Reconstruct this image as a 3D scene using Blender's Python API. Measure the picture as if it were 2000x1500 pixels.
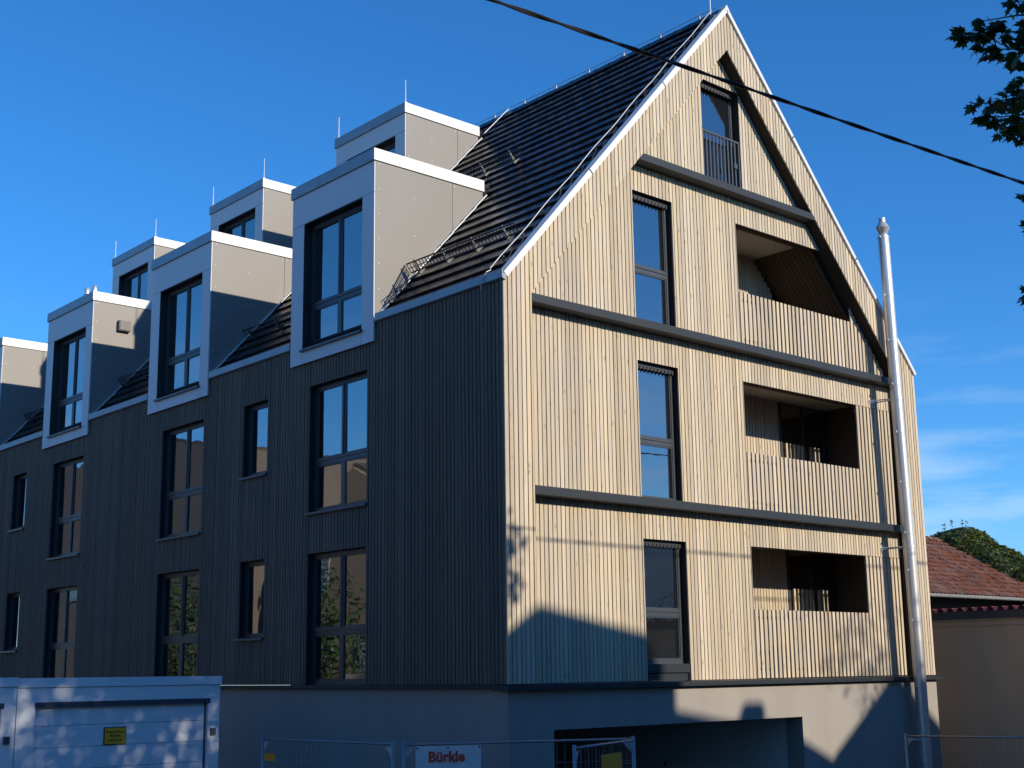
import bpy, bmesh, math, random
from mathutils import Vector, Matrix
random.seed(7)
S = bpy.context.scene
for o in list(bpy.data.objects): bpy.data.objects.remove(o)
COL = S.collection

# ------------------------------------------------------------------ camera
cam = bpy.data.cameras.new('camera'); co = bpy.data.objects.new('camera', cam); COL.objects.link(co)
RT = Vector((0.749631858, -0.661722939, -0.013222315)); UP = Vector((-0.117552499, -0.152776060, 0.981244559))
FW = Vector((0.651332087, 0.734017866, 0.192312987)); EYE = Vector((-12.755, -14.473, 0.19))
co.matrix_world = Matrix(((RT.x, UP.x, -FW.x, EYE.x), (RT.y, UP.y, -FW.y, EYE.y), (RT.z, UP.z, -FW.z, EYE.z), (0, 0, 0, 1)))
cam.sensor_width = 36; cam.lens = 46.53; cam.shift_x = 0.0027; cam.shift_y = 0.02694
cam.clip_start = 0.1; cam.clip_end = 3000
S.camera = co
S.render.resolution_x = 1024; S.render.resolution_y = 768

# ------------------------------------------------------------------ sky, sun, exposure
SUN = Vector((0.2315, -1.0, 0.417)).normalized()
world = bpy.data.worlds.new("World"); S.world = world; world.use_nodes = True
wt = world.node_tree; wn = wt.nodes; wn.clear()
def wnode(t, **k):
    n = wn.new(t)
    for a, b in k.items(): setattr(n, a, b)
    return n
sky = wnode('ShaderNodeTexSky'); sky.sky_type = 'NISHITA'; sky.sun_disc = False
sky.sun_elevation = math.asin(SUN.z); sky.sun_rotation = math.atan2(SUN.x, SUN.y)
sky.altitude = 300; sky.air_density = 1.0; sky.dust_density = 0.0; sky.ozone_density = 9.0
SKY_STRENGTH = 0.135
bg = wnode('ShaderNodeBackground'); bg.inputs['Strength'].default_value = SKY_STRENGTH
# thin cirrus low in the sky
tc = wnode('ShaderNodeTexCoord'); sep = wnode('ShaderNodeSeparateXYZ'); wt.links.new(tc.outputs['Generated'], sep.inputs[0])
mp = wnode('ShaderNodeMapping'); mp.inputs['Scale'].default_value = (1.6, 1.6, 9.0); mp.inputs['Location'].default_value = (0.35, 0.2, 0.0)
wt.links.new(tc.outputs['Generated'], mp.inputs[0])
nz = wnode('ShaderNodeTexNoise'); nz.inputs['Scale'].default_value = 2.3; nz.inputs['Detail'].default_value = 7; nz.inputs['Roughness'].default_value = 0.55
wt.links.new(mp.outputs[0], nz.inputs['Vector'])
cr = wnode('ShaderNodeValToRGB'); cr.color_ramp.elements[0].position = 0.50; cr.color_ramp.elements[1].position = 0.74
wt.links.new(nz.outputs['Fac'], cr.inputs[0])
er = wnode('ShaderNodeMapRange'); er.inputs['From Min'].default_value = 0.27; er.inputs['From Max'].default_value = 0.06
wt.links.new(sep.outputs['Z'], er.inputs['Value'])
mu = wnode('ShaderNodeMath', operation='MULTIPLY'); wt.links.new(cr.outputs[0], mu.inputs[0]); wt.links.new(er.outputs[0], mu.inputs[1])
mx = wnode('ShaderNodeMix', data_type='RGBA'); wt.links.new(mu.outputs[0], mx.inputs['Factor'])
hs = wnode('ShaderNodeHueSaturation'); hs.inputs['Saturation'].default_value = 1.09; hs.inputs['Hue'].default_value = 0.4985; hs.inputs['Value'].default_value = 1.0
wt.links.new(sky.outputs[0], hs.inputs['Color'])
wt.links.new(hs.outputs[0], mx.inputs['A']); mx.inputs['B'].default_value = (3.6, 4.6, 5.4, 1)
wt.links.new(mx.outputs['Result'], bg.inputs['Color'])
wo = wnode('ShaderNodeOutputWorld'); wt.links.new(bg.outputs[0], wo.inputs[0])

sl = bpy.data.lights.new('sun', 'SUN'); sl.energy = 3.5; sl.angle = math.radians(0.53); sl.color = (1.0, 0.89, 0.72)
so = bpy.data.objects.new('sun', sl); COL.objects.link(so); so.location = (20, -60, 40)
so.rotation_euler = (-SUN).to_track_quat('-Z', 'Y').to_euler()
S.view_settings.view_transform = 'Standard'; S.view_settings.look = 'None'
S.view_settings.exposure = 0.5; S.view_settings.gamma = 1.0; S.view_settings.use_curve_mapping = False

# ------------------------------------------------------------------ materials
def mat(name, color, rough=0.6, metal=0.0, ior=1.5, noise=0.0, nscale=4.0, stretch=(1, 1, 1), bump=0.0, bscale=30.0, color2=None, rand=0.0, spec=None, bstretch=None):
    m = bpy.data.materials.new(name); m.use_nodes = True
    nt = m.node_tree; b = nt.nodes['Principled BSDF']
    b.inputs['Roughness'].default_value = rough; b.inputs['Metallic'].default_value = metal; b.inputs['IOR'].default_value = ior
    if spec is not None: b.inputs['Specular IOR Level'].default_value = spec
    L = nt.links
    geo = nt.nodes.new('ShaderNodeNewGeometry')
    mpn = nt.nodes.new('ShaderNodeMapping'); mpn.inputs['Scale'].default_value = stretch
    L.new(geo.outputs['Position'], mpn.inputs[0])
    last = None
    c1 = (*color, 1); c2 = (*(color2 or tuple(c * 0.72 for c in color)), 1)
    if noise > 0:
        n = nt.nodes.new('ShaderNodeTexNoise'); n.inputs['Scale'].default_value = nscale; n.inputs['Detail'].default_value = 6; n.inputs['Roughness'].default_value = 0.6
        L.new(mpn.outputs[0], n.inputs['Vector'])
        r = nt.nodes.new('ShaderNodeMapRange'); r.inputs['From Min'].default_value = 0.3; r.inputs['From Max'].default_value = 0.7; r.inputs['To Max'].default_value = noise
        L.new(n.outputs['Fac'], r.inputs['Value'])
        x = nt.nodes.new('ShaderNodeMix'); x.data_type = 'RGBA'; x.inputs['A'].default_value = c1; x.inputs['B'].default_value = c2
        L.new(r.outputs[0], x.inputs['Factor']); last = x.outputs['Result']
    if rand > 0:
        oi = nt.nodes.new('ShaderNodeObjectInfo')
        ad = nt.nodes.new('ShaderNodeMath'); ad.operation = 'ADD'; L.new(oi.outputs['Random'], ad.inputs[0]); L.new(geo.outputs['Random Per Island'], ad.inputs[1])
        fr = nt.nodes.new('ShaderNodeMath'); fr.operation = 'FRACT'; L.new(ad.outputs[0], fr.inputs[0])
        rr = nt.nodes.new('ShaderNodeMapRange'); rr.inputs['To Min'].default_value = 1 - rand; rr.inputs['To Max'].default_value = 1 + rand
        L.new(fr.outputs[0], rr.inputs['Value'])
        h = nt.nodes.new('ShaderNodeHueSaturation'); L.new(rr.outputs[0], h.inputs['Value'])
        r2 = nt.nodes.new('ShaderNodeMapRange'); r2.inputs['To Min'].default_value = 1 - rand * 0.8; r2.inputs['To Max'].default_value = 1 + rand * 0.8
        wn2 = nt.nodes.new('ShaderNodeTexWhiteNoise'); wn2.noise_dimensions = '1D'; L.new(fr.outputs[0], wn2.inputs['W']); L.new(wn2.outputs['Value'], r2.inputs['Value']); L.new(r2.outputs[0], h.inputs['Saturation'])
        if last: L.new(last, h.inputs['Color'])
        else: h.inputs['Color'].default_value = c1
        last = h.outputs[0]
    if last: L.new(last, b.inputs['Base Color'])
    else: b.inputs['Base Color'].default_value = c1
    if bump > 0:
        n2 = nt.nodes.new('ShaderNodeTexNoise'); n2.inputs['Scale'].default_value = bscale; n2.inputs['Detail'].default_value = 4
        if bstretch:
            m2 = nt.nodes.new('ShaderNodeMapping'); m2.inputs['Scale'].default_value = bstretch; L.new(geo.outputs['Position'], m2.inputs[0]); L.new(m2.outputs[0], n2.inputs['Vector'])
        else: L.new(geo.outputs['Position'], n2.inputs['Vector'])
        bp = nt.nodes.new('ShaderNodeBump'); bp.inputs['Strength'].default_value = bump; bp.inputs['Distance'].default_value = 0.02
        L.new(n2.outputs['Fac'], bp.inputs['Height']); L.new(bp.outputs[0], b.inputs['Normal'])
    return m

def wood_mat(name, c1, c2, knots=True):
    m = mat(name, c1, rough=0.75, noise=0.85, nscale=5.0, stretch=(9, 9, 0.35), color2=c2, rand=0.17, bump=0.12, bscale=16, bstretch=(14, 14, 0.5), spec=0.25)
    nt = m.node_tree; L = nt.links; b = nt.nodes['Principled BSDF']
    src = b.inputs['Base Color'].links[0].from_socket
    geo = nt.nodes.new('ShaderNodeNewGeometry')
    # grey weathering in broad vertical streaks
    mp2 = nt.nodes.new('ShaderNodeMapping'); mp2.inputs['Scale'].default_value = (2.2, 2.2, 0.22); L.new(geo.outputs['Position'], mp2.inputs[0])
    nb = nt.nodes.new('ShaderNodeTexNoise'); nb.inputs['Scale'].default_value = 1.3; nb.inputs['Detail'].default_value = 5; L.new(mp2.outputs[0], nb.inputs['Vector'])
    rb = nt.nodes.new('ShaderNodeMapRange'); rb.inputs['From Min'].default_value = 0.4; rb.inputs['From Max'].default_value = 0.72; rb.inputs['To Max'].default_value = 0.45; L.new(nb.outputs['Fac'], rb.inputs['Value'])
    x = nt.nodes.new('ShaderNodeMix'); x.data_type = 'RGBA'; L.new(rb.outputs[0], x.inputs['Factor']); L.new(src, x.inputs['A'])
    x.inputs['B'].default_value = (c2[0] * 0.82, c2[1] * 0.86, c2[2] * 1.0, 1)
    out = x.outputs['Result']
    if knots:
        mp3 = nt.nodes.new('ShaderNodeMapping'); mp3.inputs['Scale'].default_value = (7, 7, 2.6); L.new(geo.outputs['Position'], mp3.inputs[0])
        v = nt.nodes.new('ShaderNodeTexVoronoi'); v.inputs['Scale'].default_value = 1.0; L.new(mp3.outputs[0], v.inputs['Vector'])
        rk = nt.nodes.new('ShaderNodeMapRange'); rk.inputs['From Min'].default_value = 0.05; rk.inputs['From Max'].default_value = 0.16; rk.inputs['To Min'].default_value = 0.6; rk.inputs['To Max'].default_value = 0.0
        L.new(v.outputs['Distance'], rk.inputs['Value'])
        k = nt.nodes.new('ShaderNodeMix'); k.data_type = 'RGBA'; L.new(rk.outputs[0], k.inputs['Factor']); L.new(out, k.inputs['A']); k.inputs['B'].default_value = (c2[0] * 0.45, c2[1] * 0.36, c2[2] * 0.3, 1)
        out = k.outputs['Result']
    L.new(out, b.inputs['Base Color'])
    return m

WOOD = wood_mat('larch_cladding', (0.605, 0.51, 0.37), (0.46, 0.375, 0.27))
WOODS = wood_mat('larch_cladding_shaded_side', (0.178, 0.138, 0.104), (0.122, 0.096, 0.077))  # same larch as the gable, darkened for the shade on this side
WOODIN = wood_mat('shaded_board', (0.10, 0.070, 0.045), (0.065, 0.045, 0.032), knots=False)  # board colour darkened to carry the shade in recess and loggias
GROOVE = mat('brown_batten_backing', (0.03, 0.022, 0.016), rough=0.9, noise=0.4, nscale=6)
FELT = mat('black_felt', (0.012, 0.012, 0.014), rough=0.9)
ANTH = mat('anthracite_metal', (0.017, 0.023, 0.030), rough=0.55, spec=0.35, noise=0.4, nscale=1.5, bump=0.02, bscale=3)
FRAME = mat('window_frame_anthracite', (0.045, 0.052, 0.062), rough=0.4, noise=0.3, nscale=3)
REVEAL = mat('dark_reveal_sheet', (0.022, 0.022, 0.025), rough=0.5, noise=0.3, nscale=3)
ZINC = mat('zinc_trim', (0.70, 0.71, 0.71), rough=0.45, metal=0.1, noise=0.5, nscale=2.5, bump=0.05, bscale=4)
ZINCL = mat('grey_aluminium_wire', (0.42, 0.43, 0.44), rough=0.5, metal=0.2)
ZINCD = mat('weathered_shaded_zinc', (0.30, 0.32, 0.34), rough=0.45, metal=0.5, noise=0.8, nscale=3, bump=0.05, bscale=6)  # weathered roof metal, also the shaded copy of the dormer trim
STEEL = mat('brushed_steel', (0.66, 0.65, 0.63), rough=0.36, metal=0.55, noise=0.35, nscale=2.0, stretch=(1, 1, 0.4))
PANELW = mat('pale_grey_panel', (0.60, 0.61, 0.63), rough=0.45, noise=0.5, nscale=1.2, stretch=(1, 1, 0.35), color2=(0.53, 0.54, 0.56), rand=0.04)
PANELG = mat('warm_grey_panel', (0.235, 0.22, 0.203), rough=0.5, noise=0.6, nscale=1.1, stretch=(1, 1, 0.4), color2=(0.208, 0.194, 0.18), rand=0.03)
TILE = mat('black_roof_tile', (0.021, 0.023, 0.029), rough=0.30, noise=0.8, nscale=4, color2=(0.013, 0.014, 0.018), rand=0.3, bump=0.02, bscale=14)
BRACK = mat('grey_bracket', (0.13, 0.13, 0.13), rough=0.5, noise=0.5, nscale=9)
BLACKM = mat('black_powder_coat', (0.018, 0.018, 0.02), rough=0.4, noise=0.3, nscale=6)
PLASTER = mat('grey_plaster', (0.335, 0.31, 0.275), rough=0.85, noise=0.9, nscale=1.3, stretch=(1, 1, 0.3), color2=(0.29, 0.265, 0.235), bump=0.25, bscale=120)
CONCR = mat('raw_concrete', (0.34, 0.33, 0.31), rough=0.85, noise=0.7, nscale=1.5, bump=0.2, bscale=40)
WPAINT = mat('white_painted_concrete', (0.68, 0.68, 0.67), rough=0.8, noise=0.5, nscale=1.0)
SOFFIT = mat('white_soffit', (0.50, 0.48, 0.45), rough=0.8, noise=0.3, nscale=2)
GWHITE = mat('garage_white_plaster', (0.74, 0.76, 0.78), rough=0.75, noise=0.5, nscale=2.0, color2=(0.66, 0.68, 0.70), bump=0.12, bscale=90)
GDOOR = mat('garage_door_white', (0.70, 0.73, 0.77), rough=0.5, noise=0.4, nscale=1.5, color2=(0.62, 0.65, 0.69), bump=0.03, bscale=60)
YELLOW = mat('yellow_sign', (0.95, 0.42, 0.015), rough=0.45, noise=0.4, nscale=6)
ORANGE = mat('amber_sign', (0.95, 0.36, 0.015), rough=0.5, noise=0.5, nscale=8)
INK = mat('black_print', (0.02, 0.017, 0.014), rough=0.5)
RED = mat('red_print', (0.80, 0.08, 0.045), rough=0.5, noise=0.4, nscale=20)
VINYL = mat('white_vinyl', (0.80, 0.79, 0.79), rough=0.5, noise=0.5, nscale=2.5, bump=0.25, bscale=3)
GALV = mat('galvanised_tube', (0.34, 0.36, 0.38), rough=0.45, metal=0.6, noise=0.7, nscale=6)
PLATE = mat('galvanised_plate', (0.5, 0.51, 0.5), rough=0.5, metal=0.3, noise=0.7, nscale=12)
BEIGE = mat('beige_render', (0.70, 0.465, 0.275), rough=0.9, noise=0.9, nscale=0.9, stretch=(1, 1, 0.4), color2=(0.54, 0.355, 0.21), bump=0.3, bscale=60)
SHADEW = mat('eave_shade_boards', (0.03, 0.024, 0.02), rough=0.8, noise=0.6, nscale=5)  # near-black tone stands for the shade under the tiled eave
REDSHEET = mat('red_corrugated_sheet', (0.42, 0.085, 0.075), rough=0.5, noise=0.6, nscale=4)
REDCL = mat('red_foam_closer', (0.88, 0.27, 0.27), rough=0.7, noise=0.4, nscale=6)
SHEETB = mat('dark_fascia_sheet', (0.045, 0.047, 0.05), rough=0.5, noise=0.5, nscale=2)
CLAY = mat('old_clay_tile', (0.24, 0.105, 0.068), rough=0.8, noise=1.0, nscale=3.0, color2=(0.12, 0.052, 0.036), rand=0.35, bump=0.2, bscale=30)
GUTTER = mat('pale_zinc_gutter', (0.46, 0.47, 0.45), rough=0.5, metal=0.35, noise=0.6, nscale=3)
CABLE = mat('black_cable', (0.012, 0.012, 0.016), rough=0.5)
BARK = mat('bark', (0.075, 0.055, 0.04), rough=0.9, noise=0.8, nscale=8, bump=0.6, bscale=25)
GROUND = mat('worn_asphalt', (0.05, 0.05, 0.05), rough=0.9, noise=0.8, nscale=1.5, bump=0.3, bscale=60)
CREAM = mat('cream_render', (0.46, 0.34, 0.22), rough=0.9, noise=0.5, nscale=0.7)
WHITEH = mat('white_render', (0.50, 0.48, 0.44), rough=0.9, noise=0.4, nscale=0.7)
TILER = mat('brown_house_tile', (0.10, 0.055, 0.04), rough=0.8, noise=0.8, nscale=4)
WARMH = mat('warm_grey_render', (0.26, 0.215, 0.175), rough=0.9, noise=0.5, nscale=0.7)
TILEG = mat('grey_brown_tile', (0.15, 0.12, 0.10), rough=0.8, noise=0.8, nscale=4)
POLEW = mat('pole_wood', (0.12, 0.09, 0.07), rough=0.9, noise=0.7, nscale=6)

def leaf_mat(name, c, c2):
    m = mat(name, c, rough=0.5, noise=0.8, nscale=2.0, color2=c2, rand=0.35, spec=0.4)
    nt = m.node_tree; b = nt.nodes['Principled BSDF']; out = nt.nodes['Material Output']
    tr = nt.nodes.new('ShaderNodeBsdfTranslucent'); tr.inputs['Color'].default_value = (c[0] * 1.3, c[1] * 1.3, c[2] * 0.7, 1)
    ms = nt.nodes.new('ShaderNodeMixShader'); ms.inputs[0].default_value = 0.25
    nt.links.new(b.outputs[0], ms.inputs[1]); nt.links.new(tr.outputs[0], ms.inputs[2]); nt.links.new(ms.outputs[0], out.inputs[0])
    return m
MAPLE = leaf_mat('maple_leaf', (0.052, 0.085, 0.026), (0.030, 0.050, 0.018))
IVY = leaf_mat('ivy_leaf', (0.12, 0.15, 0.040), (0.05, 0.075, 0.022))
BUSH = leaf_mat('bush_leaf', (0.07, 0.12, 0.035), (0.04, 0.07, 0.02))

def glass_mat(name, wave):
    m = bpy.data.materials.new(name); m.use_nodes = True; nt = m.node_tree; b = nt.nodes['Principled BSDF']
    b.inputs['Base Color'].default_value = (0.012, 0.014, 0.016, 1); b.inputs['Roughness'].default_value = 0.015
    b.inputs['IOR'].default_value = 3.3
    geo = nt.nodes.new('ShaderNodeNewGeometry'); n = nt.nodes.new('ShaderNodeTexNoise'); n.inputs['Scale'].default_value = 1.6; n.inputs['Detail'].default_value = 1.5
    nt.links.new(geo.outputs['Position'], n.inputs['Vector'])
    bp = nt.nodes.new('ShaderNodeBump'); bp.inputs['Strength'].default_value = wave; bp.inputs['Distance'].default_value = 0.01
    nt.links.new(n.outputs['Fac'], bp.inputs['Height']); nt.links.new(bp.outputs[0], b.inputs['Normal'])
    return m
GLASS = glass_mat('coated_window_glass', 0.22)

# ------------------------------------------------------------------ helpers
WL = {}
class MB:
    def __init__(s, f=None): s.v = []; s.f = []; s.t = f
    def add(s, vs, fs):
        n = len(s.v); s.v += [s.t(*p) if s.t else tuple(p) for p in vs]; s.f += [tuple(i + n for i in f) for f in fs]; return s
    def box(s, x0, x1, y0, y1, z0, z1):
        return s.add([(x0, y0, z0), (x1, y0, z0), (x1, y1, z0), (x0, y1, z0), (x0, y0, z1), (x1, y0, z1), (x1, y1, z1), (x0, y1, z1)],
                     [(0, 3, 2, 1), (4, 5, 6, 7), (0, 1, 5, 4), (1, 2, 6, 5), (2, 3, 7, 6), (3, 0, 4, 7)])
    def hexa(s, b, t):
        return s.add(list(b) + list(t), [(0, 3, 2, 1), (4, 5, 6, 7), (0, 1, 5, 4), (1, 2, 6, 5), (2, 3, 7, 6), (3, 0, 4, 7)])
    def prism(s, pts, fn, a0, a1):
        n = len(pts)
        return s.add([fn(p, a0) for p in pts] + [fn(p, a1) for p in pts],
                     [tuple(range(n - 1, -1, -1)), tuple(range(n, 2 * n))] + [(i, (i + 1) % n, n + (i + 1) % n, n + i) for i in range(n)])
    def tube(s, pts, r, n=8, cap=True):
        pts = [Vector(p) for p in pts]; rs = r if isinstance(r, (list, tuple)) else [r] * len(pts)
        vs = []; ref = None
        for i, p in enumerate(pts):
            d = (pts[min(i + 1, len(pts) - 1)] - pts[max(i - 1, 0)]).normalized()
            if ref is None: ref = Vector((0, 0, 1)) if abs(d.z) < 0.9 else Vector((1, 0, 0))
            a = d.cross(ref).normalized(); b = d.cross(a).normalized(); ref = -b if b.dot(ref) < 0 else b
            ref = ref - d * ref.dot(d)
            for k in range(n):
                t = 2 * math.pi * k / n
                vs.append(tuple(p + (a * math.cos(t) + b * math.sin(t)) * rs[i]))
        fs = []
        for i in range(len(pts) - 1):
            for k in range(n): fs.append((i * n + k, i * n + (k + 1) % n, (i + 1) * n + (k + 1) % n, (i + 1) * n + k))
        if cap: fs += [tuple(range(n - 1, -1, -1)), tuple(range((len(pts) - 1) * n, len(pts) * n))]
        return s.add(vs, fs)
    def build(s, name, m, parent=None, kind=None, smooth=False, origin=None):
        xs = [p[0] for p in s.v]; ys = [p[1] for p in s.v]; zs = [p[2] for p in s.v]
        og = origin or ((min(xs) + max(xs)) / 2, (min(ys) + max(ys)) / 2, min(zs))
        me = bpy.data.meshes.new(name); me.from_pydata([(p[0] - og[0], p[1] - og[1], p[2] - og[2]) for p in s.v], [], s.f)
        bm = bmesh.new(); bm.from_mesh(me); bmesh.ops.recalc_face_normals(bm, faces=bm.faces); bm.to_mesh(me); bm.free()
        if smooth:
            for p in me.polygons: p.use_smooth = len(p.vertices) == 4
        me.materials.append(m)
        return link(name, me, og, parent, kind)
def link(name, me, og, parent=None, kind=None):
    o = bpy.data.objects.new(name, me); COL.objects.link(o)
    pw = Vector((0, 0, 0))
    if parent is not None: o.parent = parent; pw = WL[parent.name]
    o.location = Vector(og) - pw; WL[o.name] = Vector(og)
    if kind: o['kind'] = kind
    return o
def thing(name, label, cat, loc, group=None):
    o = bpy.data.objects.new(name, None); COL.objects.link(o); o.location = loc; o.empty_display_size = 0.2
    WL[o.name] = Vector(loc); tag(o, label, cat, group); return o
def tag(o, label, cat, group=None):
    o['label'] = label; o['category'] = cat
    if group: o['group'] = group
    return o
def text_mesh(txt, size, bold, f, name, m, parent, depth=0.002):
    cu = bpy.data.curves.new('txt', 'FONT'); cu.body = txt; cu.size = size; cu.align_x = 'CENTER'; cu.align_y = 'CENTER'; cu.offset = bold; cu.extrude = depth; cu.resolution_u = 3
    o = bpy.data.objects.new('txt', cu); COL.objects.link(o)
    dg = bpy.context.evaluated_depsgraph_get(); me = bpy.data.meshes.new_from_object(o.evaluated_get(dg))
    mb = MB(); mb.add([f(*v.co) for v in me.vertices], [tuple(p.vertices) for p in me.polygons])
    bpy.data.objects.remove(o); bpy.data.curves.remove(cu); bpy.data.meshes.remove(me)
    return mb.build(name, m, parent)

# ------------------------------------------------------------------ ground
def gz(x, y): return -2.552 - 0.062 * x - 0.024 * y
g = MB()
xs = [-400, -60, -30, -13, -4, 0, 8, 20, 40, 120, 500]; ys = [-400, -60, -30, -14, -4, 3, 12, 30, 80, 500]
def gzz(x, y): return gz(max(-25, min(30, x)), max(-30, min(40, y)))
for i in range(len(xs) - 1):
    for j in range(len(ys) - 1):
        q = [(xs[i], ys[j]), (xs[i + 1], ys[j]), (xs[i + 1], ys[j + 1]), (xs[i], ys[j + 1])]
        g.add([(x, y, gzz(x, y) - (0.9 if 0.5 < x < 8.5 and 0 < y < 13 else 0)) for x, y in q], [(0, 1, 2, 3)])
g.build('ground', GROUND, kind='structure')

# ================================================================== the apartment building
W = 11.32; HE = 6.148; HA = 12.437; LEN = 23.2; A = math.atan2(HA - HE, W / 2); TA = math.tan(A); CA = math.cos(A); SA = math.sin(A)
BLD = thing('apartment_building', 'new apartment house with pale timber gable, black tiled roof and boxy grey dormers', 'apartment house', (0, 0, -3.0))
def roofz(x): return HE + TA * min(x, W - x)
XL, XR = 0.58, 10.74; ZI = 5.92; RD = 0.25
def inz(x): return ZI + TA * min(x - XL, XR - x)

# openings in the recessed wall: (x0, x1, z0, z1)
GW = [(3.195, 4.235, 0.0, 2.28), (3.195, 4.215, 2.93, 5.275), (3.195, 4.215, 5.92, 8.285), (5.14, 6.24, 8.89, 10.93)]
LG = [(5.985, XR, 0.0, 2.295), (5.985, XR, 2.94, 5.285), (5.985, XR, 5.93, 8.29)]
HOLES = GW + LG
def inner_ranges(a, b):
    """solid z pieces of the recessed wall in the strip a..b: (z0a, z0b, z1a, z1b)"""
    c = (a + b) / 2; hs_ = sorted((h[2], h[3]) for h in HOLES if h[0] < c < h[1]); out = []; z = 0.0
    for h0, h1 in hs_:
        if h0 > z + 0.01 and z < inz(c): out.append((z, z, min(h0, inz(a)), min(h0, inz(b))))
        z = h1
    if inz(c) > z + 0.01: out.append((z, z, max(z, inz(a)), max(z, inz(b))))
    return out
BRK = sorted(set([0.034, XL, XR, W - 0.034, W / 2] + [h[0] for h in HOLES] + [h[1] for h in HOLES]))

BRKW = list(BRK)
for h in HOLES:
    for zc in h[2:]:
        for xc in (XL + (zc - ZI) / TA, XR - (zc - ZI) / TA):
            if zc > ZI and h[0] < xc < h[1]: BRKW.append(xc)
BRKW = sorted(set(BRKW))
# gable wall behind the cladding
gm = MB()
def strip(mb, a, b, r, y0, y1):
    mb.hexa([(a, y0, r[0]), (b, y0, r[1]), (b, y1, r[1]), (a, y1, r[0])], [(a, y0, r[2]), (b, y0, r[3]), (b, y1, r[3]), (a, y1, r[2])])
for a, b in zip(BRKW[:-1], BRKW[1:]):
    if XL - 0.001 <= a and b <= XR + 0.001:
        strip(gm, a, b, (inz(a), inz(b), roofz(a) - 0.12, roofz(b) - 0.12), 0.035, RD + 0.12)
        for r in inner_ranges(a, b): strip(gm, a, b, r, RD + 0.035, RD + 0.12)
    else: strip(gm, a, b, (0, 0, roofz(a) - 0.12, roofz(b) - 0.12), 0.035, 0.30)
GABLE = gm.build('gable_wall', GROOVE, BLD)

PITCH = 0.0905; PW = 0.072
planks = []   # (score, mb)
def plank(a, b, r, y0, y1, mirror=False, score=None):
    m = MB(lambda x, y, z: (y, x, z)) if mirror else MB()
    m.hexa([(a, y0, r[0]), (b, y0, r[1]), (b, y1, r[1]), (a, y1, r[0])], [(a, y0, r[2]), (b, y0, r[3]), (b, y1, r[3]), (a, y1, r[2])])
    area = (b - a) * ((r[2] + r[3]) / 2 - (r[0] + r[1]) / 2)
    planks.append((area * (0.35 if mirror else 1.0) if score is None else score, m))
n = int(W / PITCH) + 1
for i in range(n):
    a0 = i * PITCH + 0.003 if i else 0.0; b0 = min(a0 + PW, W)
    if b0 - a0 < 0.02: continue
    cuts = [a0] + [c for c in BRK if a0 + 0.006 < c < b0 - 0.006 and 0.1 < c < W - 0.1] + [b0]
    for a, b in zip(cuts[:-1], cuts[1:]):
        c = (a + b) / 2; jy = random.uniform(-0.002, 0.002)
        if XL < c < XR:
            k = 0.02
            plank(a, b, (inz(a) + random.uniform(-.012, .006), inz(b) + random.uniform(-.012, .006), roofz(a) - 0.10, roofz(b) - 0.10), 0.0 + jy, 0.026)
            for r in inner_ranges(a, b): plank(a, b, (r[0] + 0.004, r[1] + 0.004, r[2] - 0.003, r[3] - 0.003), RD + jy, RD + 0.026)
        else: plank(a, b, (0.004, 0.004, roofz(a) - 0.10, roofz(b) - 0.10), 0.0 + jy, 0.026)
planks.sort(key=lambda p: -p[0])
for sc, m in planks[:300]: m.build('plank', WOOD, GABLE)
rest = MB()
for sc, m in planks[300:]: rest.add(m.v, m.f)
rest.build('plank_field', WOOD, GABLE, kind='stuff')

# reveal boards round the recess
rv = MB()
rv.box(XR + 0.001, XR + 0.03, 0.027, RD + 0.06, 0.0, inz(XR))
rv.box(XL - 0.03, XL - 0.001, 0.027, RD + 0.06, 0.0, inz(XL))
xm = (XL + XR) / 2
for xa, xb in ((XL, xm), (xm, XR)):
    for (q0, q1) in ((0.027, 0.095), (0.101, RD + 0.03)):
        rv.hexa([(xa, q0, inz(xa) + 0.004), (xb, q0, inz(xb) + 0.004), (xb, q1, inz(xb) + 0.004), (xa, q1, inz(xa) + 0.004)],
                [(xa, q0, inz(xa) + 0.04), (xb, q0, inz(xb) + 0.04), (xb, q1, inz(xb) + 0.04), (xa, q1, inz(xa) + 0.04)])
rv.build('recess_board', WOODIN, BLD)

# storey ledges
for zt in (2.93, 5.92, 8.89):
    lb = MB(); d = max(0.0, (zt - ZI) / TA); xa, xb = XL + d + 0.003, XR - d - 0.003
    e = 0.13 / TA if zt > 6 else 0.0
    cutx = [xa] + [c for c in (6.1, ) if xa < c < xb] + [xb]
    for i, (p, q) in enumerate(zip(cutx[:-1], cutx[1:])):
        p2 = p + (0.004 if i else 0)
        lb.hexa([(p2 - (0 if i else e), -0.006, zt - 0.138), (q + (e if q == xb else 0), -0.006, zt - 0.138), (q + (e if q == xb else 0), RD + 0.02, zt - 0.138), (p2 - (0 if i else e), RD + 0.02, zt - 0.138)],
                [(p2, -0.006, zt - 0.008), (q, -0.006, zt - 0.008), (q, RD + 0.02, zt + 0.006), (p2, RD + 0.02, zt + 0.006)])
    lb.build('storey_ledge', ANTH, BLD)
bl = MB()
for p, q in ((-0.075, 4.195), (4.199, 8.1), (8.104, 11.46)):
    bl.hexa([(p, -0.075, -0.085), (q, -0.075, -0.085), (q, RD + 0.02, -0.085), (p, RD + 0.02, -0.085)], [(p, -0.075, -0.018), (q, -0.075, -0.018), (q, RD + 0.02, 0.0), (p, RD + 0.02, 0.0)])
bl.box(-0.05, 0.028, 0.202, LEN, -0.06, -0.004)
bl.build('base_ledge', ANTH, BLD)

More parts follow.
